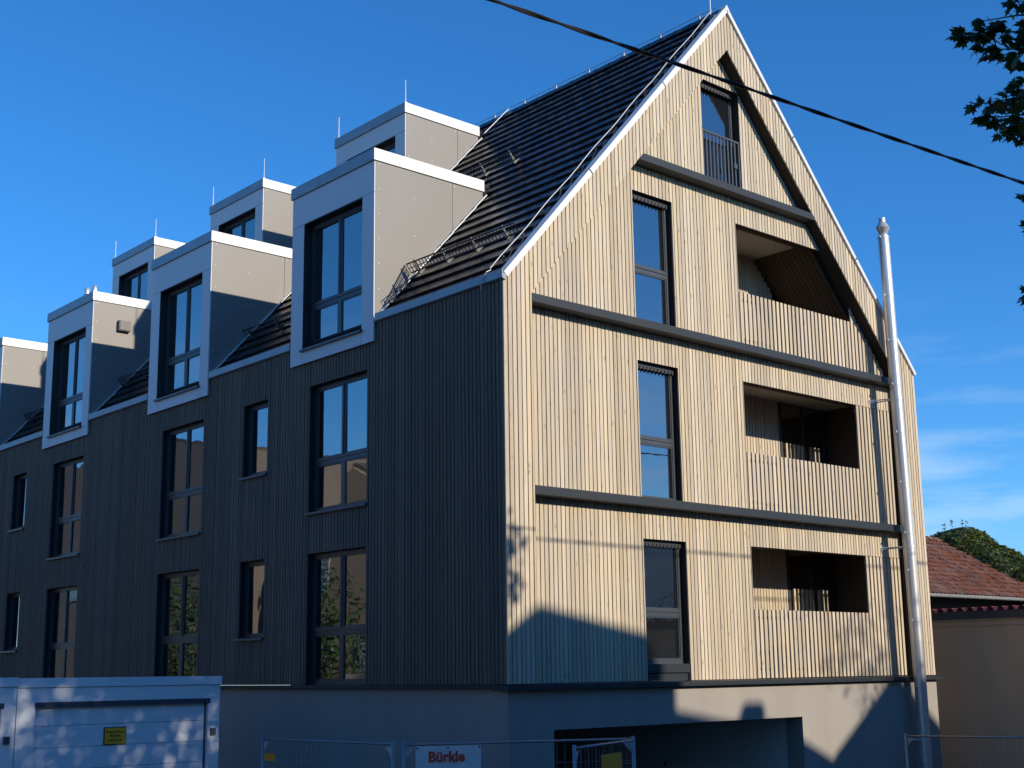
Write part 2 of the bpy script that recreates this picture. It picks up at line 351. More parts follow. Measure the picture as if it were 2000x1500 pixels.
# windows --------------------------------------------------------------
def window(parent, f, u0, u1, z0, z1, depth, cols, trans, sill=True, fw=0.07, name='window', blind=False, sub=False, inner_cap=0.0):
    fr = MB(f); d0 = depth; d1 = depth + 0.07
    fr.box(u0, u0 + fw, d0, d1, z0, z1); fr.box(u1 - fw, u1, d0, d1, z0, z1)
    fr.box(u0 + fw, u1 - fw, d0, d1, z0, z0 + fw); fr.box(u0 + fw, u1 - fw, d0, d1, z1 - fw, z1)
    zs = [z0 + fw] + [z0 + t for t in trans] + [z1 - fw]; us = [u0 + fw] + cols + [u1 - fw]
    for t in trans:
        fr.box(u0 + fw, u1 - fw, d0 + 0.003, d1, z0 + t - 0.062, z0 + t + 0.062)
        fr.box(u0 + fw, u1 - fw, d0 - 0.012, d0 + 0.003, z0 + t + 0.012, z0 + t + 0.05)
    for c in cols: fr.box(c - 0.05, c + 0.05, d0 + 0.006, d1, z0 + fw, z1 - fw); fr.box(c - 0.012, c + 0.012, d0 - 0.008, d0 + 0.006, z0 + (trans[0] + 0.062 if trans else fw), z1 - fw)
    w = fr.build('window_frame' if sub else name, FRAME, parent)
    kid = parent if sub else w
    for i in range(len(us) - 1):
        for j in range(len(zs) - 1):
            ua = us[i] + (0.05 if i else 0); ub = us[i + 1] - (0.05 if i < len(us) - 2 else 0)
            za = zs[j] + (0.062 if j else 0); zb = zs[j + 1] - (0.062 if j < len(zs) - 2 else 0)
            tl = random.uniform(-0.004, 0.004)
            MB(f).hexa([(ua, d0 + 0.03, za), (ub, d0 + 0.03 + tl, za), (ub, d0 + 0.05, za), (ua, d0 + 0.05, za)],
                       [(ua, d0 + 0.03 + tl, zb), (ub, d0 + 0.03 + 2 * tl, zb), (ub, d0 + 0.05, zb), (ua, d0 + 0.05, zb)]).build('pane', GLASS, kid)
            # slim sash bead round each light
            be = MB(f)
            for (p, q, r_, s_) in ((ua, ua + 0.022, za, zb), (ub - 0.022, ub, za, zb), (ua + 0.022, ub - 0.022, za, za + 0.022), (ua + 0.022, ub - 0.022, zb - 0.022, zb)):
                be.box(p, q, d0 + 0.012, d0 + 0.029, r_, s_)
            be.build('sash_bead', FRAME, kid)
    rvm = MB(f); t = 0.02
    rvm.box(u0 - t, u0 - 0.001, 0.006, d1, z0 - t, z1 + t); rvm.box(u1 + 0.001, u1 + t, 0.006, d1, z0 - t, z1 + t)
    rvm.box(u0, u1, 0.006, d1, z1 + 0.001, z1 + t); rvm.box(u0, u1, 0.006, d1, z0 - t, z0 - 0.001)
    rvm.build('reveal', REVEAL, kid)
    if sill:
        MB(f).hexa([(u0 - 0.03, -0.055, z0 - 0.045), (u1 + 0.03, -0.055, z0 - 0.045), (u1 + 0.03, d0, z0 - 0.02), (u0 - 0.03, d0, z0 - 0.02)],
                   [(u0 - 0.03, -0.055, z0 - 0.002), (u1 + 0.03, -0.055, z0 - 0.002), (u1 + 0.03, d0, z0 + 0.03), (u0 - 0.03, d0, z0 + 0.03)]).build('sill', FRAME, kid)
    if blind:
        bb = MB(f); bb.box(u0 + 0.002, u1 - 0.002, 0.09, d0 - 0.013, z1 - 0.10, z1 - 0.002)
        k = 0
        while u0 + 0.05 + k * 0.09 < u1 - 0.04:
            uu = u0 + 0.05 + k * 0.09; bb.box(uu, uu + 0.016, 0.075, 0.089, z1 - 0.125, z1 - 0.055); k += 1
        bb.build('blind_box', REVEAL, kid)
    return w
fg = lambda u, d, z: (u, RD + d, z)
fs_ = lambda u, d, z: (d, u, z)
for k, (a, b, z0, z1) in enumerate(GW[:3]):
    zb = z0 + (0.27 if k == 0 else 0.0)
    window(BLD, fg, a, b, zb, z1, 0.13, [], [1.03 - (0.2 if k == 0 else 0)], sill=False, blind=True)
# entrance sill boxes under the lowest gable window
sb = MB(fg); sb.box(3.20, 4.23, 0.0, 0.16, 0.13, 0.262); sb.box(3.20, 4.20, 0.03, 0.15, 0.006, 0.115); sb.build('window_apron', ANTH, BLD)
a, b, z0, z1 = GW[3]
window(BLD, fg, a, b, z0, z1, 0.15, [], [], sill=False, blind=True)
# railing of the top window
rl = MB(fg); rl.box(a + 0.01, b - 0.01, 0.012, 0.05, z0 + 1.02, z0 + 1.06); rl.box(a + 0.01, b - 0.01, 0.012, 0.05, z0 + 0.06, z0 + 0.09)
rl.box(a + 0.01, a + 0.05, 0.012, 0.05, z0 + 0.09, z0 + 1.02); rl.box(b - 0.05, b - 0.01, 0.012, 0.05, z0 + 0.09, z0 + 1.02)
rl.box(b - 0.2, b - 0.11, 0.0, 0.011, z0 + 0.50, z0 + 0.60)
RAIL = rl.build('railing', FRAME, BLD)
for i in range(9):
    u = a + 0.14 + i * (b - a - 0.28) / 8
    MB(fg).box(u - 0.02, u + 0.02, 0.020, 0.034, z0 + 0.09, z0 + 1.02).build('baluster', FRAME, RAIL)

# loggias ---------------------------------------------------------------
LD = 1.7
for k, (a, b, z0, z1) in enumerate(LG):
    top = z1 + 0.22 if k < 2 else 8.42
    lin = MB()
    def dz(x): return inz(x) - 0.02
    x1 = 10.55
    # floor, left wall, right wall
    lin.box(a - 0.02, XR, RD + 0.125, LD, z0 - 0.12, z0 - 0.005)
    lin.box(a - 0.10, a - 0.001, RD + 0.122, LD, z0, top)
    if k < 2: lin.box(x1, x1 + 0.1, 0.45, LD, z0, top)
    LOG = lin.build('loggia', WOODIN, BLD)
    # lintel strip and ceiling
    lt = MB()
    if k < 2: lt.box(a, XR, RD + 0.122, 0.45, z1, top + 0.05)
    else:
        xe = XL + (XR - XL) - (z1 - ZI) / TA
        lt.box(a, xe, RD + 0.122, 0.45, z1, top + 0.05)
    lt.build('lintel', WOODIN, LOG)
    ce = MB()
    if k < 2: ce.box(a, x1, 0.452, LD, top, top + 0.05)
    else:
        xe2 = XR - (top - ZI) / TA - 0.12
        ce.box(a, xe2, 0.452, LD, top, top + 0.05)
        sc = MB(); nb = 13
        for i in range(nb):      # sloping boards under the roof
            y0 = RD + 0.125 + i * (LD - RD - 0.125) / nb; y1 = y0 + (LD - RD - 0.125) / nb - 0.012
            zl = z0
            xq = XR - (zl - ZI) / TA - 0.02
            sc.hexa([(xe2, y0, top), (xq, y0, zl), (xq, y1, zl), (xe2, y1, top)], [(xe2 + 0.02, y0, top + 0.03), (xq + 0.03, y0, zl), (xq + 0.03, y1, zl), (xe2 + 0.02, y1, top + 0.03)])
        xq2 = xq
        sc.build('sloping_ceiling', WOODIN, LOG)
        sk = MB(); sk.hexa([(xe2 + 0.04, RD + 0.125, top + 0.04), (xq + 0.06, RD + 0.125, zl), (xq + 0.06, LD, zl), (xe2 + 0.04, LD, top + 0.04)], [(xe2 + 0.06, RD + 0.125, top + 0.08), (xq + 0.12, RD + 0.125, zl), (xq + 0.12, LD, zl), (xe2 + 0.06, LD, top + 0.08)])
        sk.build('ceiling_backing', FELT, LOG)
    ce.build('ceiling', SOFFIT, LOG)
    # back wall of vertical planks, then the dark balcony door
    bw = MB(); xq = a
    while xq < 8.9:
        bw.box(xq, min(xq + PW, 8.92), LD, LD + 0.03, z0, top if k < 2 else min(top, inz(xq + PW) - 0.1)); xq += PITCH
    bw.build('inner_wall', WOOD, LOG)
    fb = MB(); xr2 = XR + 0.05 if k < 2 else xe2 + 0.05
    fb.box(a - 0.1, xr2, LD + 0.035, LD + 0.1, z0 - 0.1, top + 0.1)
    if k == 2: fb.hexa([(xr2, LD + 0.035, z0 - 0.1), (xq2 + 0.1, LD + 0.035, z0 - 0.1), (xq2 + 0.1, LD + 0.1, z0 - 0.1), (xr2, LD + 0.1, z0 - 0.1)], [(xr2, LD + 0.035, top + 0.1), (xr2 + 0.02, LD + 0.035, top + 0.1), (xr2 + 0.02, LD + 0.1, top + 0.1), (xr2, LD + 0.1, top + 0.1)])
    fb.build('inner_wall_felt', FELT, LOG)
    if k < 2:
        df = MB(); df.box(8.95, 10.50, LD + 0.005, LD + 0.034, z0, z0 + 0.08); df.box(8.95, 9.03, LD + 0.005, LD + 0.034, z0 + 0.08, top); df.box(10.42, 10.50, LD + 0.005, LD + 0.034, z0 + 0.08, top); df.box(9.70, 9.78, LD + 0.005, LD + 0.034, z0 + 0.08, top)
        df.build('balcony_door_frame', FRAME, LOG)
        for (p, q) in ((9.03, 9.70), (9.78, 10.42)): MB().box(p, q, LD + 0.012, LD + 0.03, z0 + 0.08, top).build('balcony_door_pane', GLASS, LOG)
        for i in range(5): MB().box(9.05 + i * 0.135, 9.10 + i * 0.135, LD - 0.06, LD - 0.02, z0 + 0.05, z0 + 1.72).build('screen_slat', WOOD, LOG)  # slats cut short where the lintel shade would hide their tops
        for i in range(3): MB().box(9.88 + i * 0.135, 9.93 + i * 0.135, LD - 0.06, LD - 0.02, z0 + 0.05, z0 + 1.72).build('screen_slat', WOOD, LOG)
    # balustrade slats and the full height screen
    rtop = (1.195, 3.995, 6.985)[k]; SP = 0.121; x = a + 0.03; i = 0
    rails = MB()
    for zr in (z0 + 0.16, rtop - 0.14): rails.box(a + 0.01, 9.50, RD + 0.032, RD + 0.062, zr - 0.025, zr + 0.025)
    for zr in (z0 + 0.16, z1 - 0.12):
        e = XR - 0.02 if k < 2 else min(XR - 0.02, XR - (zr - ZI) / TA - 0.15)
        if e > 9.52: rails.box(9.502, e, RD + 0.032, RD + 0.062, zr - 0.025, zr + 0.025)
    rails.build('slat_rail', ANTH, LOG)
    while x < XR - 0.09:
        zt = rtop if x < 9.46 else z1 - 0.004
        ta, tb = zt, zt
        if k == 2: ta = min(zt, inz(x) - 0.01); tb = min(zt, inz(x + 0.073) - 0.01)
        if min(ta, tb) > z0 + 0.08:
            m = MB(); jy = random.uniform(-0.002, 0.002)
            m.hexa([(x, RD + jy, z0 + 0.01), (x + 0.073, RD + jy, z0 + 0.01), (x + 0.073, RD + 0.03, z0 + 0.01), (x, RD + 0.03, z0 + 0.01)], [(x, RD + jy, ta), (x + 0.073, RD + jy, tb), (x + 0.073, RD + 0.03, tb), (x, RD + 0.03, ta)])
            m.build('slat', WOOD, LOG)
        x += SP

# side wall -----------------------------------------------------------------
SW = [(3.517, 5.296, 0.0, 2.245, 1), (3.517, 5.296, 2.965, 5.249, 1), (9.168, 10.938, 0.0, 2.245, 1), (9.168, 10.938, 2.965, 5.249, 1),
      (14.824, 16.563, 0.0, 2.245, 1), (14.824, 16.563, 2.965, 5.249, 1), (6.706, 7.601, 0.843, 2.263, 0), (6.706, 7.601, 3.855, 5.253, 0),
      (18.185, 19.067, 0.843, 2.263, 0), (18.185, 19.067, 3.855, 5.253, 0)]
DY = [3.27, 8.95, 14.58, 20.2]; DW = 2.61; UY = [6.33, 11.98, 17.6]; UXF = 2.91
SH = [w[:4] for w in SW] + [(y + 0.30, y + DW - 0.30, 5.75, 6.2) for y in DY]
sbrk = sorted(set([0.03, LEN] + [h[0] for h in SH] + [h[1] for h in SH] + [y for y in DY] + [min(y + DW, LEN) for y in DY]))
def side_ranges(a, b):
    c = (a + b) / 2; top = 6.06
    for y in DY:
        if y < c < y + DW: top = 5.70
    out = []; z = 0.0
    for h0, h1 in sorted((h[2], h[3]) for h in SH if h[0] < c < h[1]):
        if h0 > z + 0.01: out.append((z, z, min(h0, top), min(h0, top)))
        z = h1
    if top > z + 0.01: out.append((z, z, top, top))
    return out
sm = MB(lambda x, y, z: (y, x, z)); sk = MB(lambda x, y, z: (y, x, z))
for a, b in zip(sbrk[:-1], sbrk[1:]):
    for r in side_ranges(a, b): strip(sm, a, b, r, 0.032, 0.10)
SIDE = sm.build('side_wall', FELT, BLD)
i = 0
while 0.028 + i * PITCH < LEN:
    a0 = 0.028 + i * PITCH; b0 = a0 + PW; i += 1
    cuts = [a0] + [c for c in sbrk if a0 + 0.006 < c < b0 - 0.006] + [b0]
    for a, b in zip(cuts[:-1], cuts[1:]):
        jy = random.uniform(-0.003, 0.003)
        for r in side_ranges(a, b): strip(sk, a, b, (r[0] + .004, r[1] + .004, r[2] - .003, r[3] - .003), 0.0 + jy, 0.027)
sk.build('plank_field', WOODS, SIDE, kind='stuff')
for (a, b, z0, z1, two) in SW:
    if two: window(BLD, fs_, a, b, z0 + 0.001, z1, 0.13, [(a + b) / 2], [0.90], sill=z0 > 1)
    else: window(BLD, fs_, a, b, z0, z1, 0.13, [], [], sill=True)

# plinth with the underground garage entrance ------------------------------------
PY = 0.04; PB = -4.2
pl = MB()
pl.box(0.03, 0.915, PY, 0.4, PB, -0.086); pl.box(6.925, 11.37, PY, 0.4, PB, -0.086); pl.box(0.915, 6.925, PY, 0.4, -0.668, -0.086)
pl.box(0.03, 0.4, 0.4, LEN, PB, -0.062); pl.box(11.0, 11.37, 0.4, LEN, PB, -0.086)
pl.build('plinth', PLASTER, BLD)
en = MB(); en.box(0.5, 0.914, 0.402, 9, PB, -0.67); en.box(6.926, 7.2, 0.402, 9, PB, -0.67); en.box(0.5, 7.2, 0.402, 9, -0.667, -0.45); en.box(0.5, 7.2, 9, 9.2, PB, -0.45)
en.build('garage_entrance', WPAINT, BLD)
MB().box(6.80, 6.83, 3.2, 3.24, -1.62, -1.55).build('entrance_switch', BLACKM, BLD)
# closing walls and right hand roof
cw = MB(); cw.box(W - 0.12, W - 0.02, 0.31, LEN, 0, HE - 0.15); cw.box(0.1, W - 0.12, LEN - 0.2, LEN, 0, HE)
cw.prism([(0.1, HE), (W - 0.1, HE), (W / 2, HA - 0.25)], lambda p, y: (p[0], y, p[1]), LEN - 0.2, LEN)
cw.build('rear_wall', PLASTER, BLD)

# roof ---------------------------------------------------------------------------
def rp(s, y, h): return (s * CA - h * SA, y, HE + s * SA + h * CA)
def rpr(s, y, h): return (W - s * CA + h * SA, y, HE + s * SA + h * CA)
SL = (W / 2) / CA
rf = MB()
rf.hexa([rp(0.0, 0.03, -0.16), rp(SL - 0.12, 0.03, -0.16), rp(SL - 0.12, LEN, -0.16), rp(0.0, LEN, -0.16)], [rp(0.0, 0.03, -0.11), rp(SL - 0.09, 0.03, -0.11), rp(SL - 0.09, LEN, -0.11), rp(0.0, LEN, -0.11)])
rf.hexa([rpr(0.0, 0.03, -0.16), rpr(SL - 0.12, 0.03, -0.16), rpr(SL - 0.12, LEN, -0.16), rpr(0.0, LEN, -0.16)], [rpr(0.0, 0.03, -0.11), rpr(SL - 0.09, 0.03, -0.11), rpr(SL - 0.09, LEN, -0.11), rpr(0.0, LEN, -0.11)])
ROOF = rf.build('roof', FELT, BLD)
GA = 0.345; TW = 0.262; TL = 0.42
def tile_mb(fn, s, y, j=0.0):
    TL = min(0.42, SL - 0.05 - s)
    # a flat interlocking tile, front edge lifted, slim rolled rib along one side
    hl, hu = -0.012 + j, -0.064
    m = MB()
    m.add([fn(s, y, hl - 0.028), fn(s, y + TW - 0.003, hl - 0.028), fn(s + TL, y + TW - 0.003, hu - 0.02), fn(s + TL, y, hu - 0.02),
           fn(s, y, hl), fn(s, y + TW - 0.003, hl), fn(s + TL, y + TW - 0.003, hu), fn(s + TL, y, hu),
           fn(s, y, hl + 0.003), fn(s, y + 0.035, hl + 0.003), fn(s + TL, y + 0.035, hu + 0.003), fn(s + TL, y, hu + 0.003), fn(s, y + 0.045, hl), fn(s + TL, y + 0.045, hu)],
          [(0, 3, 2, 1), (0, 1, 5, 12, 9, 8), (1, 2, 6, 5), (2, 3, 11, 10, 13, 6), (3, 0, 8, 11), (8, 9, 10, 11), (9, 12, 13, 10), (12, 5, 6, 13)])
    return m
tiles = []
for r in range(25):
    s = -0.02 + r * GA
    if s > SL - 0.2: continue
    for c in range(int((LEN - 0.14) / TW)):
        y = 0.13 + c * TW; xc = (s + 0.2) * CA; yc = y + TW / 2
        skip = False
        for d in DY:
            if d - 0.02 < yc < d + DW + 0.02 and xc < 2.42: skip = True
        for d in UY:
            if d - 0.02 < yc < d + 2.57 and 2.95 < xc < 4.92: skip = True
        if skip: continue
        vis = yc < 3.3 or (yc < 6.4 and xc > 2.5) or (xc > 4.9 and yc < 14)
        tiles.append(((0 if vis else 100) + math.hypot(xc - EYE.x, yc - EYE.y) - (3 if xc < 4 else 0), s, y))
tiles.sort()
last = max(t[1] for t in tiles)
base = tile_mb(rp, 0, 0); bo = rp(0, 0, -0.03)
bme = None
for k, (sc, s, y) in enumerate(tiles[:300]):
    og = rp(s, y, -0.03)
    if s > SL - 0.05 - 0.42 - 0.001: o = tile_mb(rp, s, y).build('roof_tile', TILE, ROOF, origin=og)
    elif bme is None:
        o = base.build('roof_tile', TILE, ROOF, origin=bo); bme = o.data; o.location = Vector(og) - WL[ROOF.name]
    else: o = link('roof_tile', bme, og, ROOF)
    o.rotation_euler = (random.uniform(-.012, .012), random.uniform(-.010, .010), random.uniform(-.006, .006))
rt = MB()
for sc, s, y in tiles[300:]:
    m = tile_mb(rp, s, y, random.uniform(-.004, .004)); rt.add(m.v, m.f)
for r in range(25):
    for c in range(0, int((LEN - 0.14) / TW)):
        if -0.02 + r * GA < SL - 0.2: m = tile_mb(rpr, -0.02 + r * GA, 0.13 + c * TW); rt.add(m.v, m.f)
rt.build('tile_field', TILE, ROOF, kind='stuff')
# ridge caps
for c in range(int(LEN / 0.36)):
    y = 0.05 + c * 0.36; m = MB()
    m.prism([(W / 2 - 0.17, HA - 0.20), (W / 2 - 0.06, HA - 0.055), (W / 2 + 0.06, HA - 0.055), (W / 2 + 0.17, HA - 0.20), (W / 2 + 0.14, HA - 0.21), (W / 2, HA - 0.085), (W / 2 - 0.14, HA - 0.21)], lambda p, q: (p[0], q, p[1] + (0.012 if q == y else 0)), y, y + 0.38)
    m.build('ridge_cap', TILE, ROOF)
# verge trims
for fn in (rp, rpr):
    v = MB(); hb = -0.095 if fn is rp else -0.07
    for i in range(3):
        s0 = -0.03 + i * SL / 3 + (0.004 if i else 0); s1 = (i + 1) * SL / 3
        v.hexa([fn(s0, -0.045, hb), fn(s1, -0.045, hb), fn(s1, 0.12, hb), fn(s0, 0.12, hb)], [fn(s0, -0.045, 0.0), fn(s1, -0.045, 0.0), fn(s1, 0.12, 0.0), fn(s0, 0.12, 0.0)])
    v.build('verge_trim', ZINC, BLD)
MB().prism([(W / 2 - 0.085, HA - 0.10), (W / 2 + 0.085, HA - 0.10), (W / 2 + 0.004, HA + 0.012), (W / 2 - 0.004, HA + 0.012)], lambda p, q: (p[0], q, p[1]), -0.052, 0.12).build('verge_trim', ZINC, BLD)
# eave gutters between the dormers
ed = [0.0] + sum([[y - 0.03, y + DW + 0.03] for y in DY[:3]], []) + [DY[3] - 0.03]
for a, b in zip(ed[0::2], ed[1::2]):
    e = MB(); e.prism([(-0.055, 6.165), (-0.055, 6.035), (-0.02, 6.015), (0.034, 6.015), (0.034, 6.10), (-0.03, 6.10), (-0.045, 6.165)], lambda p, q: (p[0], q, p[1]), a - (0.04 if a == 0 else 0), b)
    e.build('eave_gutter', ZINCD, BLD)
# dormers ------------------------------------------------------------------------
def dormer(y0, w, xf, zb, zt, xb, win, up):
    y1 = y0 + w; th = 0.215; zs = zt - th
    b = MB()
    # core side walls and roof (dark), set 3 cm inside the panels
    for ya, yb in ((y0 + 0.03, y0 + 0.12), (y1 - 0.12, y1 - 0.03)):
        b.prism([(xf + 0.03, zb + 0.02), (xf + 0.3, zb + 0.02), (xb + 0.05, zs - 0.02), (xf + 0.03, zs - 0.02)], lambda p, q: (p[0], q, p[1]), ya, yb)
    b.box(xf + 0.03, xb + 0.1, y0 + 0.03, y1 - 0.03, zs - 0.05, zt - 0.04)
    b.box(xf + 0.03, xf + 0.25, y0 + 0.12, win[0] - 0.021, zb + 0.02, zs - 0.05); b.box(xf + 0.03, xf + 0.25, win[1] + 0.021, y1 - 0.12, zb + 0.02, zs - 0.05)
    b.box(xf + 0.03, xf + 0.25, win[0] - 0.02, win[1] + 0.02, win[3] + 0.021, zs - 0.05); b.box(xf + 0.03, xf + 0.25, win[0] - 0.02, win[1] + 0.02, zb + 0.02, win[2] - 0.05)
    D = b.build('dormer', FELT, BLD)
    g_ = 0.004
    def fp(a, c, e, f): MB().box(xf, xf + 0.028, a + g_, c - g_, e + g_, f - g_).build('front_panel', PANELW, D)
    zm = win[3] + 0.015
    fp(y0, y1, zm, zs); fp(y0, win[0], zb, zm); fp(win[1], y1, zb, zm); fp(win[0], win[1], zb, win[2] - 0.02)
    # corner strip and cheeks
    def rx(z): return (z - HE) / TA + 0.01
    zlow = max(zb, HE + max(0, xf) * TA - 0.05) if up else 6.0
    for ya, yb, n_ in ((y0 - 0.002, y0 + 0.026, 0), (y1 - 0.026, y1 + 0.002, 1)):
        xs_ = xf + (xb - xf) * 0.70
        f_ = lambda p, q: (p[0], q, p[1])
        lowx = max(rx(zlow), xf + 0.03)
        p1 = [(xf + 0.022, zb if not up else zlow), (lowx, zlow), (xs_ - 0.004, HE + (xs_ - 0.01) * TA), (xs_ - 0.004, zs - 0.004), (xf + 0.022, zs - 0.004)]
        if not up: p1[0] = (xf + 0.022, zb); p1.insert(1, (0.03, zb))
        MB().prism(p1, f_, ya, yb).build('cheek_panel', PANELG, D)
        p2 = [(xs_ + 0.004, HE + xs_ * TA), (xb - 0.02, min(zs - 0.01, HE + (xb - 0.02) * TA)), (xb - 0.02, zs - 0.004), (xs_ + 0.004, zs - 0.004)]
        MB().prism(p2, f_, ya, yb).build('cheek_panel', PANELG, D)
        sc = MB(); yy = ya - 0.003 if n_ == 0 else yb
        pts = [(xf + 0.10, zs - 0.05 - t * 0.45) for t in range(6) if zs - 0.05 - t * 0.45 > max(zlow, zb) + 0.1] + [(xs_ - 0.05, zs - 0.06), (xs_ + 0.06, zs - 0.06), (xs_ * 0.5 + xf * 0.5, zs - 0.5), (xs_ * 0.5 + xf * 0.5, zs - 1.2 if not up else zs - 0.9)]
        for (px, pz) in pts: sc.box(px - 0.008, px + 0.008, yy, yy + 0.003, pz - 0.008, pz + 0.008)
        sc.build('panel_screw', ZINC, D)
        # flashing up the roof beside the cheek
        fl = MB(); sgn = -1 if n_ == 0 else 1; yo = ya if n_ == 0 else yb
        for i in range(9):
            s0 = max(0.0, (xf if up else 0.0)) / CA + i * (xb - max(0, xf)) / CA / 9; s1 = s0 + (xb - max(0, xf)) / CA / 9 + 0.02
            yq = sorted((yo + sgn * 0.004, yo + sgn * (0.09 + random.uniform(-0.02, 0.02))))
            h = 0.004 + i * 0.0005
            fl.hexa([rp(s0, yq[0], h - 0.01), rp(s1, yq[0], h - 0.02), rp(s1, yq[1], h - 0.02), rp(s0, yq[1], h - 0.01)], [rp(s0, yq[0], h + 0.008), rp(s1, yq[0], h), rp(s1, yq[1], h - 0.004), rp(s0, yq[1], h + 0.004)])
        fl.build('flashing', ZINC, D)
    # roof edge trim
    o_ = 0.03
    tf = MB(); tf.box(xf - o_ - 0.003, xf + 0.148, y0 - o_ + 0.012, y1 + o_ - 0.012, zs + 0.001, zt - 0.002); tf.build('roof_edge', ZINCD, D)  # same metal as the side trims, darker to paint in the front's shade
    t = MB(); t.add([(x_, y_, z_) for z_ in (zs, zt) for x_, y_ in ((xf - o_, y0 - o_), (xb, y0 - o_), (xb, y0 + 0.12), (xf + 0.15, y0 + 0.12), (xf + 0.15, y0 - o_ + 0.011), (xf - o_, y0 - o_ + 0.011))], [(5, 4, 3, 2, 1, 0), (6, 7, 8, 9, 10, 11)] + [(q, (q + 1) % 6, 6 + (q + 1) % 6, 6 + q) for q in range(6)]); t.build('roof_edge', ZINC, D)
    t = MB(); t.add([(x_, y_, z_) for z_ in (zs, zt) for x_, y_ in ((xf - o_, y1 + o_), (xb, y1 + o_), (xb, y1 - 0.12), (xf + 0.15, y1 - 0.12), (xf + 0.15, y1 + o_ - 0.011), (xf - o_, y1 + o_ - 0.011))], [(5, 4, 3, 2, 1, 0), (6, 7, 8, 9, 10, 11)] + [(q, (q + 1) % 6, 6 + (q + 1) % 6, 6 + q) for q in range(6)]); t.build('roof_edge', ZINC, D)
    mem = MB(); mem.box(xf + 0.151, xb + 0.25, y0 + 0.121, y1 - 0.121, zt - 0.035, zt - 0.03); mem.build('roof_membrane', ZINCD, D)
    ff = lambda u, d, z: (xf + d, u, z)
    window(D, ff, win[0], win[1], win[2], win[3], 0.17, [(win[0] + win[1]) / 2], [0.82] if not up else [0.5], sill=True, sub=True)
    return D
LD_, UD_ = [], []
for y in DY: LD_.append(dormer(y, DW, -0.055, 5.69, 9.14, 2.42, (y + 0.36, y + DW - 0.40, 5.955, 8.335), False))
for y in UY: UD_.append(dormer(y, 2.55, UXF, 9.30, 11.90, 4.92, (y + 0.35, y + 2.55 - 0.42, 9.75, 11.27), True))
# vent box on the third dormer, rods on the upper dormers
vb = MB(); vb.box(0.56, 0.86, 14.47, 14.577, 8.27, 8.52); vb.box(0.575, 0.845, 14.45, 14.47, 8.285, 8.505); vb.build('wall_vent', BRACK, LD_[2])
for D, y in zip(UD_, UY):
    for yy in (y + 0.03, y + 2.50):
        r = MB(); r.tube([(UXF + 0.03, yy, 11.86), (UXF + 0.03, yy, 12.05), (UXF + 0.03, yy, 12.43)], [0.016, 0.011, 0.008], 6); r.box(UXF - 0.01, UXF + 0.07, yy - 0.03, yy + 0.03, 11.90, 11.925); r.build('lightning_rod', ZINC, D)
for (yy, xx, h, r_) in ((16.30, 0.52, 0.62, 0.085), (15.86, 0.52, 0.58, 0.075)):
    v = MB(); v.tube([(xx, yy, 9.05), (xx, yy, 9.1 + h * 0.62), (xx, yy, 9.1 + h * 0.66), (xx, yy, 9.1 + h * 0.85), (xx, yy, 9.1 + h)], [r_, r_, r_ * 1.15, r_ * 0.8, r_ * 0.7], 14); v.build('vent_pipe', STEEL, LD_[2], smooth=True)

# snow guards ----------------------------------------------------------------------
def snow_guard(s, ya, yb):
    g = MB(); up_ = Vector((-SA * 0.75, 0, CA * 0.75 + 0.25)).normalized()
    b0 = Vector(rp(s, ya, 0.03)); b1 = Vector(rp(s, yb, 0.03)); H = 0.20
    for hh in (0.03, 0.115, H): g.tube([b0 + up_ * hh, b1 + up_ * hh], 0.014 if hh != 0.115 else 0.008, 5)
    n_ = int((yb - ya) / 0.085)
    for i in range(n_ + 1):
        q = b0.lerp(b1, i / n_); g.tube([q + up_ * 0.02, q + up_ * H], 0.010, 4)
    G = g.build('snow_guard', BLACKM, BLD)
    m = max(2, int((yb - ya) / 0.9) + 1)
    for i in range(m):
        y = ya + 0.25 + (yb - ya - 0.5) * i / (m - 1); k = MB(); u = (0, 0.022, 0)
        P = lambda s_, h_: Vector(rp(s_, y, h_))
        q = [P(s - 0.02, -0.01), P(s + 0.16, -0.005), P(s + 0.16, 0.012), P(s + 0.03, 0.03), Vector(rp(s, y, 0.03)) + up_ * (H + 0.03), Vector(rp(s, y, 0.03)) + up_ * (H + 0.03) + Vector((-0.02, 0, 0)), P(s - 0.045, 0.03)]
        k.add([tuple(p) for p in q] + [tuple(p + Vector(u)) for p in q], [tuple(range(6, -1, -1)), tuple(range(7, 14))] + [(a_, (a_ + 1) % 7, 7 + (a_ + 1) % 7, 7 + a_) for a_ in range(7)])
        k.build('bracket', BRACK, G)
snow_guard(1.12, 0.42, 3.85 - 0.62); snow_guard(4.75, 2.95, 6.0)
for y in (5.98, 11.66, 17.3): snow_guard(0.95, y + 0.12, y + 2.6)
# bent end piece leaning on the first dormer
g = MB(); p0 = Vector((0.16, 3.23, 6.36)); p1 = Vector((0.62, 3.10, 6.80))
for t in (0.0, 0.2): g.tube([p0 + Vector((0, -0.05 - t, t * 0.8)), p1 + Vector((0, -0.05 - t, t * 0.8))], 0.008, 5)
for i in range(8):
    q = p0.lerp(p1, i / 7); g.tube([q + Vector((0, -0.05, 0)), q + Vector((0, -0.25, 0.16))], 0.006, 4)
g.build('snow_guard', BLACKM, BLD)

